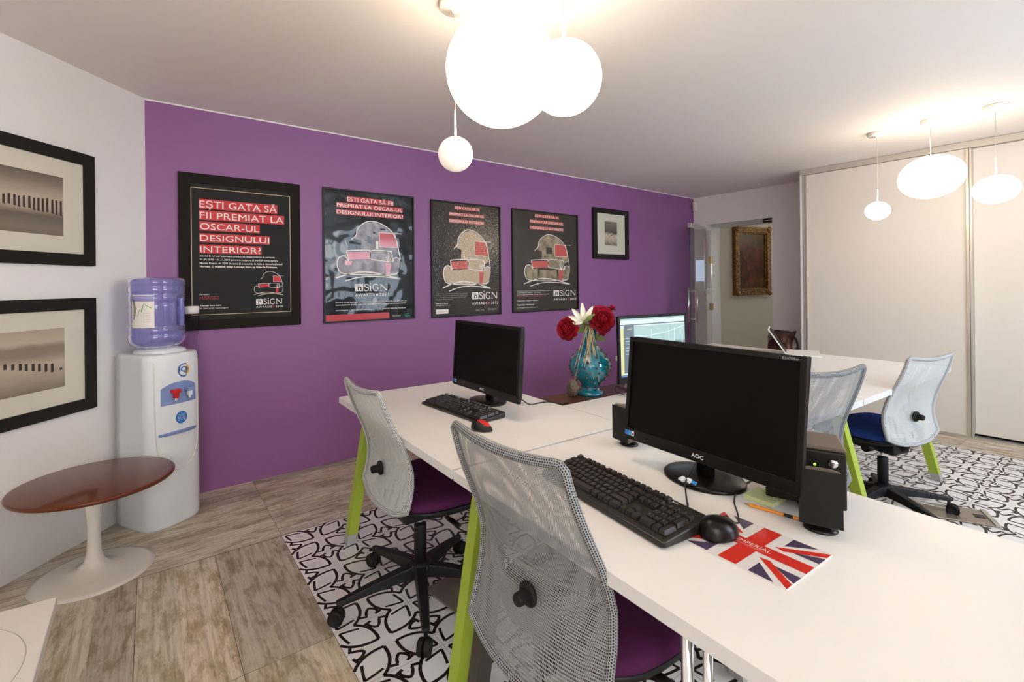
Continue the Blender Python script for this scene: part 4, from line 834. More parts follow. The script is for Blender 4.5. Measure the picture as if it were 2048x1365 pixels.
# ================================================================= KEYBOARDS, MICE
def keyboard(label, u, v, dang, L_, D_, zt0=.012, zt1=.030, model='full', legend=True, txt='A4TECH', keym='key'):
    """local: x along the length (left to right for the typist), y away from the typist"""
    w0 = d2w(u, v); t = thing('keyboard', label, 'keyboard', (w0.x, w0.y, ZT), TH + R(dang)); zf = lambda y: zt0 + (zt1 - zt0) * (y + D_ / 2) / D_
    q = MB(); x, y = L_ / 2, D_ / 2; cc = .008
    pl_ = [(-x + cc, -y), (x - cc, -y), (x, -y + cc), (x, y - cc), (x - cc, y), (-x + cc, y), (-x, y - cc), (-x, -y + cc)]
    lo = [(a, b, .002) for a, b in pl_]; hi = [(a, b, zf(b)) for a, b in pl_]; q.grid([lo, hi], 'kbd', False, cv=True); q.face(hi, 'kbd'); q.face(lo[::-1], 'kbd'); q.build('case', t, .003)
    KK = []; ks = MB(); lg = MB(); un = (L_ - .020) / 22.7; y0 = -y + .018
    def key(a, b, w_=1, hh=1, ch=None):
        nonlocal ks, lg
        if legend: ks = MB(); lg = ks; KK.append(ks)
        cx_, cy_ = -x + .010 + (a + w_ / 2) * un, y0 + (b + hh / 2) * un * 1.02; hw, hd = w_ * un / 2 - .0010, hh * un * 1.02 / 2 - .0010; z = zf(cy_); ti = .0028
        A = [(cx_ - hw, cy_ - hd, z), (cx_ + hw, cy_ - hd, z), (cx_ + hw, cy_ + hd, z), (cx_ - hw, cy_ + hd, z)]; B = [(cx_ - hw + ti, cy_ - hd + ti * .7, z + .0100), (cx_ + hw - ti, cy_ - hd + ti * .7, z + .0100), (cx_ + hw - ti, cy_ + hd - ti * .5, z + .0112), (cx_ - hw + ti, cy_ + hd - ti * .5, z + .0112)]
        ks.grid([A, B], keym, False, cv=True); ks.face(B, keym)
        if ch and legend:
            h0 = .0042; wc = .0028 * len(ch); text(lg, ch, 0, 0, wc, h0, 'key_txt', .01, put=lambda a_, b_: (cx_ - hw + ti + .0012 + a_, cy_ - .0004 + b_, z + .0110 + b_ * .10))
    rows = [('`1234567890-=', 4, 0, 1), ('QWERTYUIOP[]', 3, 1.5, 1), ("ASDFGHJKL;'", 2, 1.75, 1), ('ZXCVBNM,./', 1, 2.25, 1)]
    for s_, r_, off, _ in rows:
        for k, ch in enumerate(s_): key(off + k, r_, 1, 1, ch)
    key(13, 4, 2); key(0, 3, 1.5); key(13.5, 3, 1.5); key(0, 2, 1.75); key(12.75, 2, 2.25); key(0, 1, 2.25); key(12.25, 1, 2.75)
    for a, w_ in ((0, 1.5), (1.5, 1.1), (2.6, 1.3), (3.9, 6), (9.9, 1.3), (11.2, 1.1), (12.3, 1.1), (13.4, 1.6)): key(a, 0, w_)
    for a in [0] + [2 + i for i in range(4)] + [6.5 + i for i in range(4)] + [11 + i for i in range(4)] + [15.3, 16.3, 17.3]: key(a, 5.35, 1, .9)
    for a in range(3):
        for b in (3, 4): key(15.3 + a, b)
        key(15.3 + a, 0)
    key(16.3, 1)
    for a in range(3):
        for b in range(1, 5): key(18.6 + a, b, 1, 1, str((7, 8, 9, 4, 5, 6, 1, 2, 3)[(3 - b) * 3 + a]) if b < 4 else None)
    key(18.6, 0, 2); key(20.6, 0); key(21.6, 0, 1, 2); key(21.6, 2, 1, 2); key(21.6, 4)
    if legend:
        for kk in KK[:100]: kk.build('key', t, merge=False)
        rest = MB()
        for kk in KK[100:]:
            b0 = len(rest.v); rest.v += kk.v; rest.f += [tuple(b0 + i for i in f_) for f_ in kk.f]; rest.m += [rest.mi(kk.mats[i]) for i in kk.m]; rest.sm += kk.sm
        rest.build('remaining_keys', t, merge=False, kind='stuff')
    else: ks.build('keys', t, merge=False)
    q = MB(); q.lathe([(.0015, 0), (.0015, .001)], 'green_led', 8, (-x + .012 + 16.0 * un, y - .012, zf(y - .012))); 
    if txt: text(q, txt, 0, 0, .034, .0055, 'txt_white', .02, put=lambda a_, b_: (-x + .012 + 17.2 * un + a_, y - .014 + b_, zf(y - .012) + .0006))
    q.build('badge_and_led', t, merge=False); return t
keyboard('black keyboard in the foreground with visible raised keys', .938, .875, -90 - 4.9, .465, .152, .016, .034)
keyboard('black keyboard by the smaller monitor on the farthest left desk', 1.062, 1.905, -90 + 5.5, .455, .148, .010, .024, legend=False, txt='GENIUS' if False else None)
def mouse(label, u, v, dang, m_, L_=.108, W_=.066, Hh=.037, side=None):
    w0 = d2w(u, v); t = thing('computer_mouse', label, 'mouse', (w0.x, w0.y, ZT + .004), TH + R(dang)); q = MB(); n = 32; P = []; NR = 14
    for i in range(NR + 1):
        a = PI / 2 * i / NR; s_ = math.cos(a) ** .8; z = Hh * math.sin(a) ** .9; ring = []
        for k in range(n):
            b = 2 * PI * k / n; x_ = math.cos(b) * L_ / 2 * s_; y_ = math.sin(b) * W_ / 2 * s_ * (1 - .10 * math.cos(b) * 1) * (1 - .12 * math.cos(2 * b)); x_ -= .010 * (z / Hh) ** 2; ring.append((x_, y_, .001 + z * (1 - .22 * math.cos(b) * s_)))
        P.append(ring)
    q.grid(P, m_, True, cv=True); q.face(P[0][::-1], m_); q.build('body', t)
    q = MB(); q.lathe([(.006, -.003), (.0075, 0), (.006, .003)], 'black_matte', 16, (L_ * .26, 0, Hh * .60), Rx(R(90))); q.build('scroll_wheel', t)
    if side: q = MB(); q.sphere((0, 0, Hh * .5), .5, side, 20, (L_ * .80, W_ * .50, Hh * 1.40)); q.build('side_strip', t)
    return t
mouse('black mouse on the flag mouse mat', .998, .618, 4, 'black_gloss', .112, .070, .038)
mouse('black and red mouse behind the nearest mesh chair', 0.982, 1.600, -70, 'black', .098, .058, .030, side='red')

# mouse mat with the flag
mp = d2w(1.008, .551); mt = thing('mouse_mat', 'mouse mat printed with the British flag under the black mouse', 'mouse mat', (mp.x, mp.y, ZT), TH + R(-90))
q = MB(); Wm, Hm = .236, .190; q.b2((-Wm / 2, -Hm / 2, 0), (Wm / 2, Hm / 2, .0030), 'uk_white')
pz = lambda d: (lambda x, y: (x, y, .0031 + d)); X, Y = Wm / 2 - .001, Hm / 2 - .001
def clip_poly(P, m_, d): q.face([pz(d)(*p) for p in P], m_)
cw, cb_, = .017, .034   # half widths of the red cross, and of its white border
for sx in (1, -1):
    for sy in (1, -1):
        A = [(sx * (cb_ + .010), sy * Y), (sx * X * .80, sy * Y), (sx * (cb_ + .010), sy * (cb_ + .016))]; B = [(sx * X, sy * Y * .72), (sx * X, sy * (cb_ + .004)), (sx * (cb_ + .030), sy * (cb_ + .004))]
        if sx * sy < 0: A.reverse(); B.reverse()
        clip_poly(A, 'uk_blue', 0); clip_poly(B, 'uk_blue', 0)
        D = [(sx * X, sy * Y), (sx * X, sy * (Y - .020)), (sx * (cb_ + .020), sy * (cb_ - .006)), (sx * (cb_ + .000), sy * (cb_ - .002))]
        if sx * sy > 0: D.reverse()
        clip_poly(D, 'uk_red', .0002)
clip_poly([(-X, -cw), (X, -cw), (X, cw), (-X, cw)], 'uk_red', .0004); clip_poly([(-cw * 1.15, -Y), (cw * 1.15, -Y), (cw * 1.15, Y), (-cw * 1.15, Y)], 'uk_red', .0003)
text(q, 'IMPERIAL', -.030, -.004, .042, .008, 'txt_white', -.012, put=pz(.0006)); text(q, 'www.mobilaimperial.ro', -.028, -.0105, .035, -.0075, 'txt_white', 0, put=pz(.0006))
q.build('mat_sheet', mt, merge=False)

# ================================================================= SPEAKERS
def satellite(label, u, v, face_ang, lean=8):
    w0 = d2w(u, v); t = thing('desktop_speaker', label, 'speaker', (w0.x, w0.y, ZT), TH + R(face_ang), 'small satellite speakers')
    q = MB(); q.lathe([(.034, 0), (.035, .003), (.030, .008), (.012, .014), (.009, .022)], 'black_gloss', 28, (0, .008, 0), None, 1.0, .85); q.build('foot', t)
    T = Matrix.Translation((0, 0, .014)) @ Matrix.Rotation(R(-lean), 4, 'X'); f = lambda x, y, z: tuple(T @ Vector((x, y, z)))
    q = MB(); w1, w2, dd, hh = .088, .048, .085, .126
    lo = [f(-w1 / 2, -.03, 0), f(w1 / 2, -.03, 0), f(w2 / 2 + .006, dd - .03, .012), f(-w2 / 2 - .006, dd - .03, .012)]; hi = [f(-w1 / 2, -.03, hh), f(w1 / 2, -.03, hh), f(w2 / 2 + .006, dd - .03, hh - .010), f(-w2 / 2 - .006, dd - .03, hh - .010)]
    q.grid([lo, hi], 'speaker_top', False, cv=True); q.face(hi, 'speaker_top'); q.face(lo[::-1], 'speaker_top'); q.build('cabinet', t, .011, 4)
    q = MB(); P = []
    for i in range(9):
        z = .004 + (hh - .008) * i / 8; P.append([f(-w1 / 2 + .002 + (w1 - .004) * j / 6, -.0315 - .008 * (1 - ((j - 3) / 3) ** 2) * (1 - ((i - 4) / 4) ** 4), z) for j in range(7)])
    q.grid(P, 'speaker_mesh', True); q.build('grille', t)
satellite('small black speaker in front of the right edge of the largest monitor', 1.197, .493, -66, 9)
satellite('small black speaker left of the largest monitor', 1.300, 1.150, -100, 0)
w0 = Vector((1.322, .505, 0)); sb = thing('subwoofer', 'black subwoofer with green light behind the small right speaker', 'speaker', (w0.x, w0.y, ZT), R(-70))
q = MB(); q.prism([(-.085, 0), (.085, 0), (.072, .13), (-.072, .13)], .008, .146, 'black_matte'); q.build('cabinet', sb, .006)
q = MB(); q.prism([(-.088, -.004), (.088, -.004), (.074, .132), (-.074, .132)], .146, .156, 'speaker_top'); q.build('top_plate', sb, .006)
q = MB(); q.b2((-.087, -.010, .010), (.087, 0, .147), 'black'); q.build('front_panel', sb, .004)
q = MB(); q.lathe([(.026, .0), (.024, .004), (.014, -.004), (.002, -.004)], 'black_gloss', 24, (-.020, -.010, .105), Rx(R(90))); q.build('bass_port', sb)
q = MB(); q.lathe([(.010, 0), (.010, .008), (.008, .010), (.001, .010)], 'chrome', 20, (.060, -.010, .122), Rx(R(90))); q.build('volume_knob', sb)
q = MB(); q.lathe([(.003, 0), (.002, .002), (.0005, .0025)], 'green_led', 12, (.022, -.0105, .113), Rx(R(90))); q.build('power_light', sb)
q = MB(); q.b2((.010, -.0115, .122), (.034, -.010, .128), 'gap'); q.build('badge_slot', sb)
for sx in (-.06, .06):
    for yy in (.015, .115): q = MB(); q.lathe([(.010, 0), (.010, .010)], 'black', 12, (sx, yy, 0)); q.build('rubber_foot', sb)

# ================================================================= SMALL DESK THINGS
w0 = d2w(1.256, .648); q = MB()
for k in range(9): q.b2((-.037, -.037, k * .0012), (.037, .037, k * .0012 + .0011), 'note')
for P in ([(-.010, -.004), (-.002, .010), (.006, .004), (.014, .012)], [(-.016, .002), (.004, -.010), (.018, -.002)]): stroke(q, [tuple(v) for v in smooth_pts(P, 4)], .0008, 'txt_grey', lambda x, y: (x, y, .0109))
o = q.build('sticky_note_pad', None, loc=(w0.x, w0.y, ZT + .0005), rz=TH + R(2)); tag(o, 'pale yellow sticky note pad under the largest monitor', 'note pad')
a, b = d2w(1.180, .662), d2w(1.210, .522); pen = thing('ballpoint_pen', 'transparent orange ballpoint pen between the note pad and the speaker', 'pen', (a.x, a.y, ZT + .0045), math.atan2(b.y - a.y, b.x - a.x)); L_ = .145
q = MB(); q.tube([(.012, 0, 0), (L_, 0, 0)], .0037, 'orange', 6, smooth=False); q.build('barrel', pen)
q = MB(); q.tube([(.0, 0, 0), (.004, 0, 0), (.014, 0, 0)], [.0006, .0014, .0034], 'brass', 10); q.build('tip', pen)
q = MB(); q.tube([(.09, 0, .0), (.11, 0, 0)], .0039, 'black', 6, smooth=False); q.build('band', pen)
# little plastic figure lying on the stand
w0 = d2w(1.150, .805); fg = thing('toy_figure', 'tiny white and blue plastic figure lying on the stand of the largest monitor', 'toy', (w0.x, w0.y, ZT + .0165), TH + R(-70))
q = MB(); q.sphere((-.012, 0, .008), .008, 'toy_white', 16); q.tube([(-.006, 0, .007), (.002, 0, .008), (.012, 0, .007)], [.004, .0065, .005], 'toy_white', 12); q.tube([(-.002, .004, .008), (.003, .010, .007), (.008, .012, .005)], .0018, 'toy_white', 8); q.tube([(-.002, -.004, .008), (.004, -.010, .007), (.009, -.010, .004)], .0018, 'toy_white', 8)
q.sphere((-.019, 0, .007), .005, 'toy_white', 12, (1.2, .8, .8)); q.build('body', fg, merge=False)
q = MB()
for sy in (-1, 1): q.tube([(.012, sy * .003, .006), (.019, sy * .005, .004), (.024, sy * .006, .002)], [.0025, .0018, .0024], 'light_blue', 8); q.tube([(.016, sy * .001, .005), (.018, sy * .008, .004)], .0010, 'light_blue', 6)
q.build('blue_legs', fg, merge=False)

# cables
def cable(label, pts, r, m_='wire', cat='cable', name='cable'):
    q = MB(); q.tube(smooth_pts(pts, 8), r, m_, 8); o = q.build(name, None); tag(o, label, cat); return o
D = lambda u, v, z: tuple(d2w(u, v, z))
cable('black cable of the nearest keyboard leading to the monitor stand', [D(1.022, .715, .768), D(1.05, .735, .745), D(1.12, .79, .766), D(1.20, .83, .764), D(1.30, .87, .764), D(1.42, .90, .7425)], .0022)
cable('thin dark mouse cable running behind the sticky notes', [D(1.052, .630, .754), D(1.075, .618, .743), D(1.12, .645, .7425), D(1.18, .688, .7425), D(1.26, .720, .7425), D(1.36, .730, .7425)], .0020)
cable('thin black speaker cable beside the subwoofer', [D(1.245, .505, .765), D(1.27, .56, .7425), D(1.32, .60, .7425), D(1.375, .63, .7425), D(1.45, .66, .7425)], .0015)
cable('black power cable behind the smaller monitor, reaching the brown cabinet', [D(1.31, 1.86, .80), D(1.36, 1.80, .745), D(1.41, 1.79, .7435), D(1.46, 1.78, .7435), D(1.50, 1.74, .7385), D(1.54, 1.72, .7385)], .0030)
cable('red and black cable at the neck of the smaller monitor', [D(1.262, 1.965, .815), D(1.248, 1.985, .79), D(1.25, 1.99, .766), D(1.275, 1.96, .762)], .0022, 'red')
cable('black looped cable beside the blue vase', [D(1.86, 1.66, .7425), D(1.83, 1.69, .757), D(1.855, 1.71, .775), D(1.88, 1.69, .768), D(1.90, 1.66, .7425), D(1.91, 1.62, .7425)], .0025)

# papers and tray near the lit monitor
w0 = d2w(2.04, 1.62); q = MB(); q.prism([(-.11, -.07), (.13, -.06), (.12, .07), (-.10, .06)], 0, .012, 'slate'); o = q.build('tablet', None, .004, loc=(w0.x - .02, w0.y - .03, ZT + .001), rz=R(5)); tag(o, 'dark blue tablet case on the desk beside the blue vase', 'tablet')
q = MB()
for k in range(4): q.box((.004 * k, .003 * k, .004 + .006 * k), (.22, .15, .0055), 'papers' if k % 2 else 'p_white', Rz(R(3 * k)))
o = q.build('brochure_stack', None, .001, loc=(w0.x + .06, w0.y + .075, ZT + .001), rz=R(-8)); tag(o, 'pinkish brochures stacked at the foot of the lit monitor', 'brochures')

# ================================================================= VASE WITH FLOWERS, ROCK
vc = d2w(1.760, 1.800); VZ = .7355
vs = thing('vase', 'turquoise glazed vase covered with bronze studs, on the brown cabinet', 'vase', (vc.x, vc.y, VZ))
pf = [(.062, 0), (.066, .004), (.064, .014), (.046, .030), (.043, .045), (.060, .065), (.088, .095), (.104, .130), (.106, .155), (.096, .185), (.072, .215), (.050, .240), (.038, .265), (.033, .295), (.033, .330), (.038, .342), (.040, .346), (.034, .346), (.029, .320)]
pf = [tuple(v) for v in smooth_pts(pf, 3)]
q = MB(); q.lathe(pf, 'teal', 48, cap=False); q.face([(pf[0][0] * math.cos(2 * PI * k / 48), pf[0][0] * math.sin(2 * PI * k / 48), 0) for k in range(48)][::-1], 'teal'); body_o = q.build('body', vs)
sd = MB(); sd.lathe([(.0065, -.004), (.0065, .002), (.0045, .0035), (.0035, .006), (.001, .0075)], 'stud', 12)
first = None; ns = 0
rowsz = [(.045, 7), (.075, 9), (.100, 11), (.125, 12), (.150, 12), (.175, 11), (.200, 9), (.225, 7), (.255, 5), (.285, 4)]
def prof_r(z):
    for (a, b), (c_, d) in zip(pf[:-1], pf[1:]):
        if b <= z <= d and d > b: return a + (c_ - a) * (z - b) / (d - b), (c_ - a) / (d - b)
    return .04, 0
for ri, (z, n) in enumerate(rowsz):
    for k in range(n):
        a = 2 * PI * (k + .5 * (ri % 2)) / n + .13 * ri; r_, sl = prof_r(z); nn_ = Vector((math.cos(a), math.sin(a), -sl)).normalized()
        if first is None: first = sd.build('stud', vs); o = first
        else: o = first.copy(); link(o, vs)
        o.location = (r_ * math.cos(a), r_ * math.sin(a), z); o.rotation_euler = nn_.to_track_quat('Z', 'Y').to_euler(); ns += 1
rr = random.Random(11)
def bloom(label, c_, R0, m_, stem_to, face, nl=5, name='peony', cat='flower', group=None):
    t = thing(name, label, cat, c_, 0, group); fq = Vector(face).normalized().to_track_quat('Z', 'Y').to_matrix()
    q = MB(); q.sphere((0, 0, 0), R0 * .38, m_, 14)
    for L_ in range(nl):
        n = 5 + 2 * L_; tilt0 = R(8 + 95 * L_ / (nl - 1)); ln_ = R0 * (.55 + .45 * L_ / (nl - 1))
        for k in range(n):
            az = 2 * PI * (k + .37 * L_) / n + rr.uniform(-.15, .15); ti = tilt0 + rr.uniform(-.12, .12); wd_ = R0 * rr.uniform(.36, .50) * (1 + .25 * L_ / nl)
            P = []
            for i in range(6):
                s_ = i / 5; row = []
                for j in range(5):
                    u_ = (j - 2) / 2; wv = math.sin(PI * min(1, s_ * .80 + .14)) ** .6
                    x_ = u_ * wd_ * wv; up_ = ln_ * s_ * (1 - .10 * u_ * u_); cup = R0 * (.22 * s_ * s_ + .10 * u_ * u_) - rr.uniform(0, .04) * R0 * (s_ > .7)
                    v_ = Vector((x_, 0, up_)); v_.y = -cup + R0 * .04
                    v_ = Matrix.Rotation(-ti, 3, 'X') @ v_; v_ = Matrix.Rotation(az, 3, 'Z') @ v_; row.append(fq @ v_)
                P.append(row)
            q.grid(P, m_, True)
    q.build('petals', t, merge=False)
    q = MB(); e = Vector(stem_to) - Vector(c_); bk_ = fq @ Vector((0, 0, -R0 * .35)); q.tube(smooth_pts([bk_, bk_ * 1.6 + e * .3, e * .8, e], 5), .0030, 'leaf', 8); q.build('stem', t)
    q = MB()
    for k in range(4):
        a = k * PI / 2 + .4; d_ = fq @ Vector((math.cos(a), math.sin(a), -.5)); q.face([bk_, bk_ + d_ * R0 * .55 + fq @ Vector((-math.sin(a), math.cos(a), 0)) * R0 * .16, bk_ + d_ * R0 * 1.0, bk_ + d_ * R0 * .55 - fq @ Vector((-math.sin(a), math.cos(a), 0)) * R0 * .16], 'leaf')
    q.build('sepals', t, merge=False)
def rel(dr, du, dd): return tuple(vc + Vector((0, 0, VZ)) + r0 * dr + Vector((0, 0, du)) - fw * dd)
mouth = tuple(vc + Vector((0, 0, VZ + .335)))
bloom('crimson peony hanging over the left side of the blue vase', rel(-.118, .340, .035), .062, 'petal_red', mouth, -fw - r0 * .6 + Vector((0, 0, .15)))
bloom('crimson peony, larger bloom on the right side of the vase', rel(.055, .388, .045), .072, 'petal_red', mouth, -fw + r0 * .25 + Vector((0, 0, .25)))
bloom('crimson peony low at the right of the vase neck, partly behind the larger bloom', rel(.062, .325, .015), .036, 'petal_red', mouth, r0 + Vector((0, 0, -.8)), 3)
bloom('small closed crimson bud, highest at the right of the bouquet', rel(.112, .440, .02), .024, 'petal_red', mouth, r0 * .4 + Vector((0, 0, 1)), 3, 'flower_bud')
lilyt = thing('lily', 'white lily standing above the peonies in the vase', 'flower', rel(-.040, .375, .05))
q = MB()
for a, L_, w_ in ((-68, .080, .024), (-40, .088, .026), (-3, .096, .027), (32, .092, .026), (-95, .060, .020), (60, .070, .022)):
    d_ = r0 * math.sin(R(a)) + Vector((0, 0, 1)) * math.cos(R(a)); pr_ = (r0 * math.cos(R(a)) - Vector((0, 0, 1)) * math.sin(R(a))); P = []
    for i in range(8):
        s_ = i / 7; wv = math.sin(PI * (s_ * .90 + .06)) ** .8; c__ = d_ * L_ * s_ - fw * (.012 * math.sin(PI * s_)); P.append([c__ + pr_ * (w_ / 2 * wv * k) + fw * (.006 * (1 - k * k)) for k in (-1, -.5, 0, .5, 1)])
    q.grid(P, 'petal_white', True)
q.build('petals', lilyt, merge=False)
q = MB(); e = Vector(mouth) - Vector(rel(-.040, .375, .05)); q.tube([(0, 0, 0), tuple(e * .5), tuple(e)], .004, 'leaf', 8); q.tube([tuple(r0 * .005), tuple(r0 * .028 + Vector((0, 0, .020)) - fw * .02), tuple(r0 * .055 + Vector((0, 0, .040)) - fw * .02)], [.006, .013, .004], 'leaf', 10); q.build('stem', lilyt, merge=False)
lf = MB()
for (dr, du, a, L_) in ((.015, .33, 40, .09), (-.02, .33, -30, .08), (.0, .34, 10, .10), (-.05, .33, -70, .07), (.03, .31, 100, .07), (-.012, .325, 160, .06), (.05, .35, 70, .08)):
    o_ = Vector(rel(dr * .4, du - .005, .012)); d_ = r0 * math.sin(R(a)) + Vector((0, 0, 1)) * math.cos(R(a)) - fw * .4; pr_ = d_.cross(fw).normalized(); lf.grid([[o_ + d_ * L_ * s_ + pr_ * (.016 * math.sin(PI * min(1, s_ + .05)) * k) + Vector((0, 0, -.02 * s_ * s_)) for k in (-1, 0, 1)] for s_ in [i / 6 for i in range(7)]], 'leaf', True)
o = lf.build('leaf_spray', None, merge=False); tag(o, 'green leaves around the mouth of the blue vase', 'leaves')
q = MB()
for k in range(20):
    s0 = rr.uniform(-.030, .018); s1 = s0 * 1.5 + rr.uniform(-.070, .045); L_ = rr.uniform(.10, .25); o_ = rel(s0, .345, .046); 
    q.tube(smooth_pts([rel(s0 * .4, .350, .025), o_, rel((s0 + s1) / 2, .330 - L_ * .45, .062 + rr.uniform(0, .02)), rel(s1, .330 - L_, .095 + rr.uniform(0, .022))], 4), .0009, 'raffia', 5)
o = q.build('raffia_tuft', None, merge=False); tag(o, 'tuft of pale raffia strands hanging down the front of the vase', 'raffia', kind='stuff')
rp = d2w(1.655, 1.815); q = MB(); P = []; rq = random.Random(9)
for i in range(9):
    a = -PI / 2 + PI * i / 8; P.append([((.034 + rq.uniform(-.006, .006)) * math.cos(a) * math.cos(2 * PI * k / 12), (.030 + rq.uniform(-.006, .006)) * math.cos(a) * math.sin(2 * PI * k / 12), .042 + .042 * math.sin(a) + (rq.uniform(-.004, .004) if 0 < i < 8 else 0)) for k in range(12)])
q.grid(P, 'rock', False, cv=True); o = q.build('rock', None, loc=(rp.x, rp.y, VZ)); tag(o, 'rough grey-brown rock left of the vase foot', 'rock')

# ================================================================= LAPTOP, BAG
w0 = d2w(3.93, 1.845); w0 = w0 + Vector((.386, -.92, 0)) * .11; lp = thing('laptop', 'thin silver-white laptop seen edge-on, open on the far desk', 'laptop', (w0.x, w0.y, ZT), R(22.8))
q = MB(); q.b2((-.16, -.11, .001), (.16, .11, .015), 'white_pl'); q.build('base', lp, .004)
q = MB(); T = Matrix.Translation((0, .11, .012)) @ Matrix.Rotation(R(-33), 4, 'X'); P = [T @ Vector((a, b, c_)) for a in (-.16, .16) for b in (0, .008) for c_ in (0, .225)]; b_ = len(q.v); q.v += [tuple(p) for p in P]
for ff in ((0, 1, 3, 2), (4, 6, 7, 5), (0, 4, 5, 1), (2, 3, 7, 6), (0, 2, 6, 4), (1, 5, 7, 3)): q.f.append(ff); q.m.append(q.mi('white_pl')); q.sm.append(False)
lid = q.build('lid', lp, .003)
q = MB(); q.face([tuple(T @ Vector((a, -.0006, c_))) for a, c_ in ((-.15, .01), (.15, .01), (.15, .215), (-.15, .215))], 'screen'); q.build('screen', lid)
BZ = .42; ct = thing('side_stand', 'dark low stand beside the wardrobe, carrying the bag', 'stand', (5.55, 2.33, 0)); q = MB(); q.b2((-.24, -.16, BZ - .03), (.24, .16, BZ), 'walnut'); q.build('stand_top', ct, .003)
for sx in (-.19, .19):
    for sy in (-.13, .13): q = MB(); q.b2((sx - .02, sy - .02, 0), (sx + .02, sy + .02, BZ - .03), 'walnut'); q.build('leg', ct)
bg = thing('handbag', 'dark brown leather bag beside the left edge of the wardrobe', 'bag', (5.55, 2.33, BZ + .001), R(38)); q = MB(); P = []; rq = random.Random(4); n = 40
for i in range(20):
    a = -PI / 2 + PI * i / 19; row = []
    for k in range(n):
        b = 2 * PI * k / n; f_ = 1 + .07 * math.sin(5 * b + 2 * a) + .05 * math.sin(9 * b - 3 * a) + rq.uniform(-.015, .015); ca = math.copysign(abs(math.cos(a)) ** .45, 1); row.append((.27 * ca * math.cos(b) * f_, .13 * ca * math.sin(b) * f_, max(.0, .17 + .17 * math.sin(a) * (1 + .06 * math.sin(3 * b)))))
    P.append(row)
q.grid(P, 'bag', True, cv=True); q.build('body', bg)
q = MB(); q.tube(smooth_pts([(-.17, -.05, .29), (-.13, -.09, .345), (.0, -.12, .34), (.12, -.11, .30), (.17, -.06, .28)], 6), .010, 'bag', 10); q.build('handle', bg)
q = MB(); q.lathe([(.012, 0), (.012, .004)], 'chrome', 14, (-.17, -.10, .20), Rx(R(70))); q.build('ring', bg)

# ================================================================= WATER COOLER
wc0 = Vector((.118, 3.385, 0)); WA = R(30)    # its front looks along the left wall's normal
wc = thing('water_cooler', 'white water cooler in the corner between white and purple walls', 'water cooler', wc0, WA)
def cplan(n=40, s=1.0, fr=1.0):
    """plan outline: flat back and sides, bowed front (front = -y)"""
    P = [(.155, .155), (-.155, .155), (-.160, .10), (-.160, -.085)]
    for k in range(n + 1): a = PI + PI * k / n; P.append((.160 * math.copysign(abs(math.cos(a)) ** .75, math.cos(a)), -.085 + .085 * fr * math.sin(a)))
    P += [(.160, .10)]; return [(x_ * s, y_ * s) for x_, y_ in P]
q = MB(); pl_ = cplan()
rings = [(.975, .0), (.985, .012), (1.0, .030), (1.0, .50), (.985, .905), (.965, .930), (.93, .942)]
P = [[(x_ * s_ * .94, y_ * s_ * .94, z) for x_, y_ in pl_] for s_, z in rings]; q.grid(P, 'cooler', True, cv=True, flip=True); q.face(P[-1][::-1], 'cooler'); q.face(P[0], 'cooler'); q.build('body', wc)
q = MB(); q.lathe([(.125, .940), (.120, .957), (.085, .968), (.070, .975)], 'cooler', 40, (0, -.0, 0)); q.build('collar', wc)
def front(x_, z, off=.0):
    """point on the bowed front at lateral x_"""
    c_ = max(-1, min(1, x_ / .160)); a = math.copysign(abs(c_) ** (1 / .75), c_); y_ = -.085 - .085 * math.sqrt(max(0, 1 - a * a)); k = 1.0 if z < .5 else 1 - .015 * (z - .5) / .405
    return Vector((x_ * k * .94, (y_ * .94 - off) * k - .0, z))
q = MB()  # recessed tap panel, arched top
def patch(q, x0, x1, zlo, zhi, m_, off, nx=16, nz=6):
    P = []
    for i in range(nz + 1):
        row = []
        for j in range(nx + 1):
            x_ = x0 + (x1 - x0) * j / nx; s_ = (2 * j / nx - 1); row.append(front(x_, zlo(s_) + (zhi(s_) - zlo(s_)) * i / nz, off))
        P.append(row)
    q.grid(P, m_, True, flip=False)
patch(q, -.100, .105, lambda s_: .665 - .0 * s_, lambda s_: .785 - .030 * abs(s_) ** 2.5, 'cooler_blue', .0025); q.build('tap_panel', wc)
for xx, m_ in ((-.030, 'red'), (.045, 'cooler')):
    b0 = front(xx, .735, .0); q = MB(); q.b2((xx - .020, b0.y - .036, .728), (xx + .020, b0.y, .748), m_ if m_ == 'red' else 'cooler_blue'); q.b2((xx - .011, b0.y - .030, .700), (xx + .011, b0.y - .008, .728), m_); tp = q.build('tap', wc, .004)
    q = MB(); q.lathe([(.006, 0), (.006, .014)], 'white_pl', 12, (xx, b0.y - .019, .687)); q.build('spout', tp)
q = MB(); patch(q, -.110, .110, lambda s_: .500 + .012 * s_ ** 2, lambda s_: .518 - .004 * s_ ** 2, 'cooler_blue', .006, 20, 3)
P = []
for off in (.0, .012, .020): P.append([front(-.11 + .22 * j / 20, .518 - .004 * (2 * j / 20 - 1) ** 2, .0) * 1 + Vector((0, -off * (1 - (2 * j / 20 - 1) ** 2), -.0)) for j in range(21)])
q.grid(P, 'cooler_blue', True); q.grid([P[-1], [v + Vector((0, .0, -.014)) for v in P[-1]], [Vector((v.x, v.y + .015, v.z - .024)) for v in P[0]]], 'cooler_blue', True); q.build('drip_tray', wc, merge=False)
q = MB(); pts = [front(x_, z, .0022) for x_, z in [(-.128, .90), (-.126, .70), (-.122, .50)] + [(-.118 * math.cos(a), .46 - .16 * math.sin(a)) for a in [PI * k / 16 for k in range(17)]] + [(.122, .50), (.126, .70), (.128, .90)]]
q.tube(pts, .0026, 'tulip', 6); q.build('panel_seam', wc)
q = MB(); o_ = .0015; q.face([front(.010 + .034 * math.cos(a), .585 + .034 * math.sin(a), o_) for a in [2 * PI * k / 28 for k in range(28)]], 'blue_sticker')
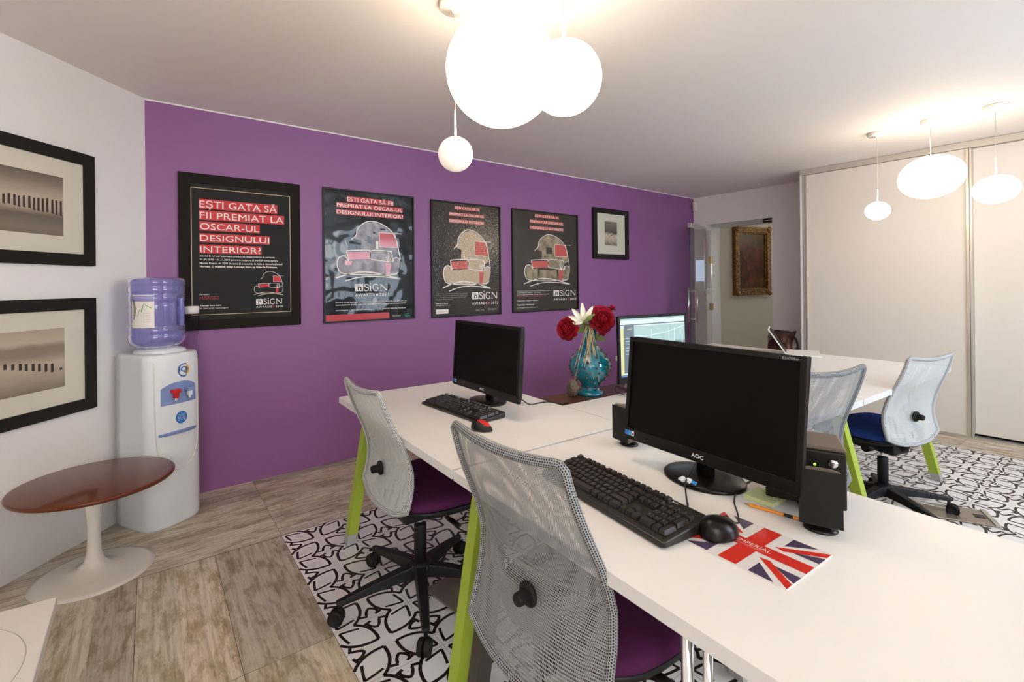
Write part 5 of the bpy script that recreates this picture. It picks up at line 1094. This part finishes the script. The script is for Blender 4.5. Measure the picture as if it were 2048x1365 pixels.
for k in range(5): text(q, ('Comenzi la', 'tel. 021 000 00', 'livrare apa', 'igienizare', 'www')[k] if False else ('Comenzi la', 'telefon', 'livrare', 'apa', 'iq')[k], -.022 + .010, .600 - k * .008, .022 + .010, .604 - k * .008, 'txt_white', .01, put=lambda a_, b_: front(a_, b_, .0024))
q.build('round_sticker', wc, merge=False)
q = MB()
for rr_, m_, a0, a1 in ((.034, 'rain3', 60, 300), (.030, 'rain2', -60, 60), (.024, 'rain1', -70, 50), (.019, 'red', -60, 60)): stroke(q, [(.028 + rr_ * math.cos(R(a)), .845 + rr_ * math.sin(R(a))) for a in range(a0, a1 + 1, 10)], .006, m_, lambda a_, b_: front(a_, b_, .0020))
text(q, 'iQ', -.002, .830, .045, .865, 'rain3', .02, put=lambda a_, b_: front(a_, b_, .0030)); text(q, 'water', .006, .804, .040, .811, 'rain3', 0, put=lambda a_, b_: front(a_, b_, .0030)); q.build('round_logo', wc, merge=False)
# bottle
bt = thing('water_bottle', 'large blue-violet water bottle standing upside down on the cooler', 'water bottle', wc0 + Vector((-.012, 0, .962)), WA)
q = MB(); bp_ = [(.026, -.018), (.030, .0), (.055, .006), (.095, .012), (.125, .030), (.133, .050), (.134, .080), (.130, .088), (.134, .096), (.134, .120), (.129, .128), (.131, .136), (.131, .255), (.128, .262), (.134, .270), (.134, .300), (.129, .308), (.133, .316), (.133, .345), (.130, .352), (.135, .360), (.134, .385), (.124, .396), (.10, .399), (.02, .399), (.001, .399)]
n = 64; P = []
for r_, z in bp_:
    row = []
    for k in range(n):
        a = 2 * PI * k / n; rad = r_
        if .135 < z < .30 or True:
            da = abs((a - R(-20) + PI) % (2 * PI) - PI); hz = max(0, 1 - abs((z - .205) / .095) ** 3) if .11 < z < .30 else 0
            if da < R(24): rad = r_ - .050 * hz * math.cos(da / R(24) * PI / 2) ** .5
        row.append((rad * math.cos(a), rad * math.sin(a), z))
    P.append(row)
def dense(bp_):
    out = []
    for (a, b), (c_, d) in zip(bp_[:-1], bp_[1:]):
        m_ = max(1, int(abs(d - b) / .012)); out += [(a + (c_ - a) * k / m_, b + (d - b) * k / m_) for k in range(m_)]
    return out + [bp_[-1]]
P = []
for r_, z in dense(bp_):
    row = []
    for k in range(n):
        a = 2 * PI * k / n; rad = r_; da = abs((a - R(-52) + PI) % (2 * PI) - PI); hz = max(0, 1 - abs((z - .205) / .09) ** 4)
        if da < R(26): rad = r_ - .052 * hz * math.cos(da / R(26) * PI / 2) ** .4
        row.append((rad * math.cos(a), rad * math.sin(a), z))
    P.append(row)
q.grid(P, 'bottle', True, cv=True, flip=True); q.face(P[0], 'bottle'); q.build('bottle_body', bt)
ha = R(-52); q = MB(); q.tube(smooth_pts([(.118 * math.cos(ha), .118 * math.sin(ha), z) for z in (.125, .17, .205, .24, .285)], 5), .013, 'bottle', 12); q.build('handle', bt)
q = MB(); A0 = R(-176); A1 = R(-127); P = [[(.1335 * math.cos(A0 + (A1 - A0) * j / 14), .1335 * math.sin(A0 + (A1 - A0) * j / 14), .125 + .180 * i) for j in range(15)] for i in (0, 1)]; q.grid(P, 'p_white', True, flip=False)
lab = lambda a_, b_: (.1345 * math.cos(A0 + (A1 - A0) * a_), .1345 * math.sin(A0 + (A1 - A0) * a_), .125 + .180 * b_)
stroke(q, [(.30, .35), (.40, .55), (.47, .48), (.58, .75), (.68, .68), (.88, .60)], .02, 'rain1', lab)
for rr_, m_ in ((.22, 'rain3'), (.18, 'rain2'), (.13, 'rain1')): stroke(q, [(.02 + rr_ * math.cos(R(a)) * .8, .55 + rr_ * math.sin(R(a)) * 1.4) for a in range(-70, 90, 10)], .035, m_, lab)
for k in range(5): text(q, 'apa de izvor', .55, .42 - .06 * k, .85, .45 - .06 * k, 'txt_grey', 0, put=lambda a_, b_: (.1345 * math.cos(A0 + (A1 - A0) * a_), .1345 * math.sin(A0 + (A1 - A0) * a_), .125 + .180 * b_))
q.build('paper_label', bt, merge=False)
# cup tube on the side of the cooler
cu = thing('cup_dispenser', 'clear plastic cup tube with white lid on the cooler side', 'cup dispenser', wc0, WA); cxx, cyy = .206, .04
q = MB(); q.b2((.145, cyy - .03, .80), (.225, cyy + .03, .87), 'white_pl'); q.build('holder', cu, .006)
q = MB(); q.lathe([(.036, .87), (.039, 1.15)], 'clear', 32, (cxx, cyy, 0), cap=False); q.lathe([(.037, 1.15), (.034, .87)], 'clear', 32, (cxx, cyy, 0), cap=False); q.build('tube', cu)
q = MB(); q.lathe([(.042, 1.145), (.043, 1.185), (.038, 1.190), (.001, 1.190)], 'white_pl', 32, (cxx, cyy, 0)); q.build('lid', cu)

# ================================================================= ROUND TULIP TABLE
tt = thing('side_table', 'round side table with brown lacquered top and white pedestal', 'table', (-.150, 2.934, 0))
q = MB(); q.lathe([(.225, 0), (.225, .003), (.20, .008), (.12, .018), (.06, .035), (.038, .060), (.028, .10), (.025, .16), (.027, .25), (.036, .34), (.050, .385), (.060, .396)], 'tulip', 64, (0.0, 0.0, 0)); q.build('pedestal', tt)
q = MB(); q.lathe([(.0, .396), (.27, .396), (.296, .406), (.301, .416), (.298, .422), (.292, .424), (.0, .424)], 'brown_lac', 96, (.008, .012, 0), cap=False); q.build('table_top', tt)

# ================================================================= WHITE LOW TABLE, bottom left
ang_e = math.atan2(1.561 - 1.947, -.189 + .183)
K = Vector((-.183, 1.947, 0)); e1 = (Vector((-.301, 1.958, 0)) - K).normalized(); e2 = (Vector((-.189, 1.561, 0)) - K).normalized()
lt_ = thing('low_table', 'white square low table corner with round inlaid line, at bottom left', 'table', K, 0)
P4 = [K * 0, e2 * .60, e2 * .60 + e1 * .60, e1 * .60]
q = MB(); q.prism([(p.x, p.y) for p in P4][::-1], .370, .400, 'desk_edge', 'tulip'); q.build('table_top', lt_, .002)
q = MB(); cc = e1 * .30 + e2 * .30; q.tube([(cc.x + .27 * math.cos(a), cc.y + .27 * math.sin(a), .4000) for a in [2 * PI * k / 72 for k in range(72)]], .0012, 'txt_grey', 6, closed=True); q.build('inlaid_line', lt_)
q = MB(); q.lathe([(.19, 0), (.19, .006), (.05, .02), (.03, .05), (.03, .35), (.08, .369)], 'tulip', 40, tuple(cc)); q.build('pedestal', lt_)

# ================================================================= UNDER THE DESKS
def floor_box(label, u, v, ang, L_, W_, open_=False):
    w0 = d2w(u, v); t = thing('floor_outlet', label, 'floor outlet', (w0.x, w0.y, .0005), TH + R(ang), 'metal floor outlets'); q = MB(); q.b2((-L_ / 2, -W_ / 2, 0), (L_ / 2, W_ / 2, .010), 'outlet'); q.build('plate', t, .003)
    q = MB(); q.b2((L_ / 2 - .02, -W_ / 2 - .004, .002), (L_ / 2 + .004, W_ / 2 + .004, .016), 'steel'); q.build('flap', t, .003)
    q = MB(); q.b2((L_ / 2 - .075, -.022, .010), (L_ / 2 - .03, .022, .0125), 'black_gloss'); q.build('cable_outlet', t, .001)
floor_box('metal floor outlet with white cables beside the blue-seated chair', 3.55, .775, -62, .30, .20)
floor_box('metal floor outlet under the farthest left desk, half behind the near green leg', 1.02, 1.78, -80, .30, .24)
q = MB(); rq = random.Random(8); wc_ = d2w(3.52, .93)
pts = [Vector((wc_.x + .10 * math.cos(i * 1.9) * rq.uniform(.3, 1), wc_.y + .09 * math.sin(i * 2.3) * rq.uniform(.3, 1), .015 + rq.uniform(0, .055))) for i in range(26)] + [Vector(d2w(3.56, .82, .014)), Vector(d2w(3.58, .76, .016))]
q.tube(smooth_pts(pts, 6), .0028, 'white_pl', 6); o = q.build('cable_tangle', None); tag(o, 'tangled white cable lying by the floor outlet on the right', 'cable')
# chrome stand under the near desk
vcx = thing('chrome_stand', 'chrome double-tube stand under the front edge of the nearest desk', 'stand', (0, 0, 0), TH)
for (a, b, r_) in ((.816, .575, .0120), (.824, .536, .0095)): fr = MB(); fr.tube([(a, b, ZT - TK - .001), (a - .012, b - .008, .02)], r_, 'chrome', 20); fr.build('chrome_tube', vcx)
fr = MB(); fr.tube(smooth_pts([(.62, .60, .012), (.80, .566, .012), (1.05, .56, .012)], 5), .012, 'chrome', 12); fr.build('floor_bar', vcx)
fr = MB(); fr.lathe([(.030, ZT - TK - .001), (.031, .690), (.026, .668), (.012, .660), (.001, .659)], 'black_gloss', 24, (.775, .625, 0)); fr.build('round_clamp', vcx)
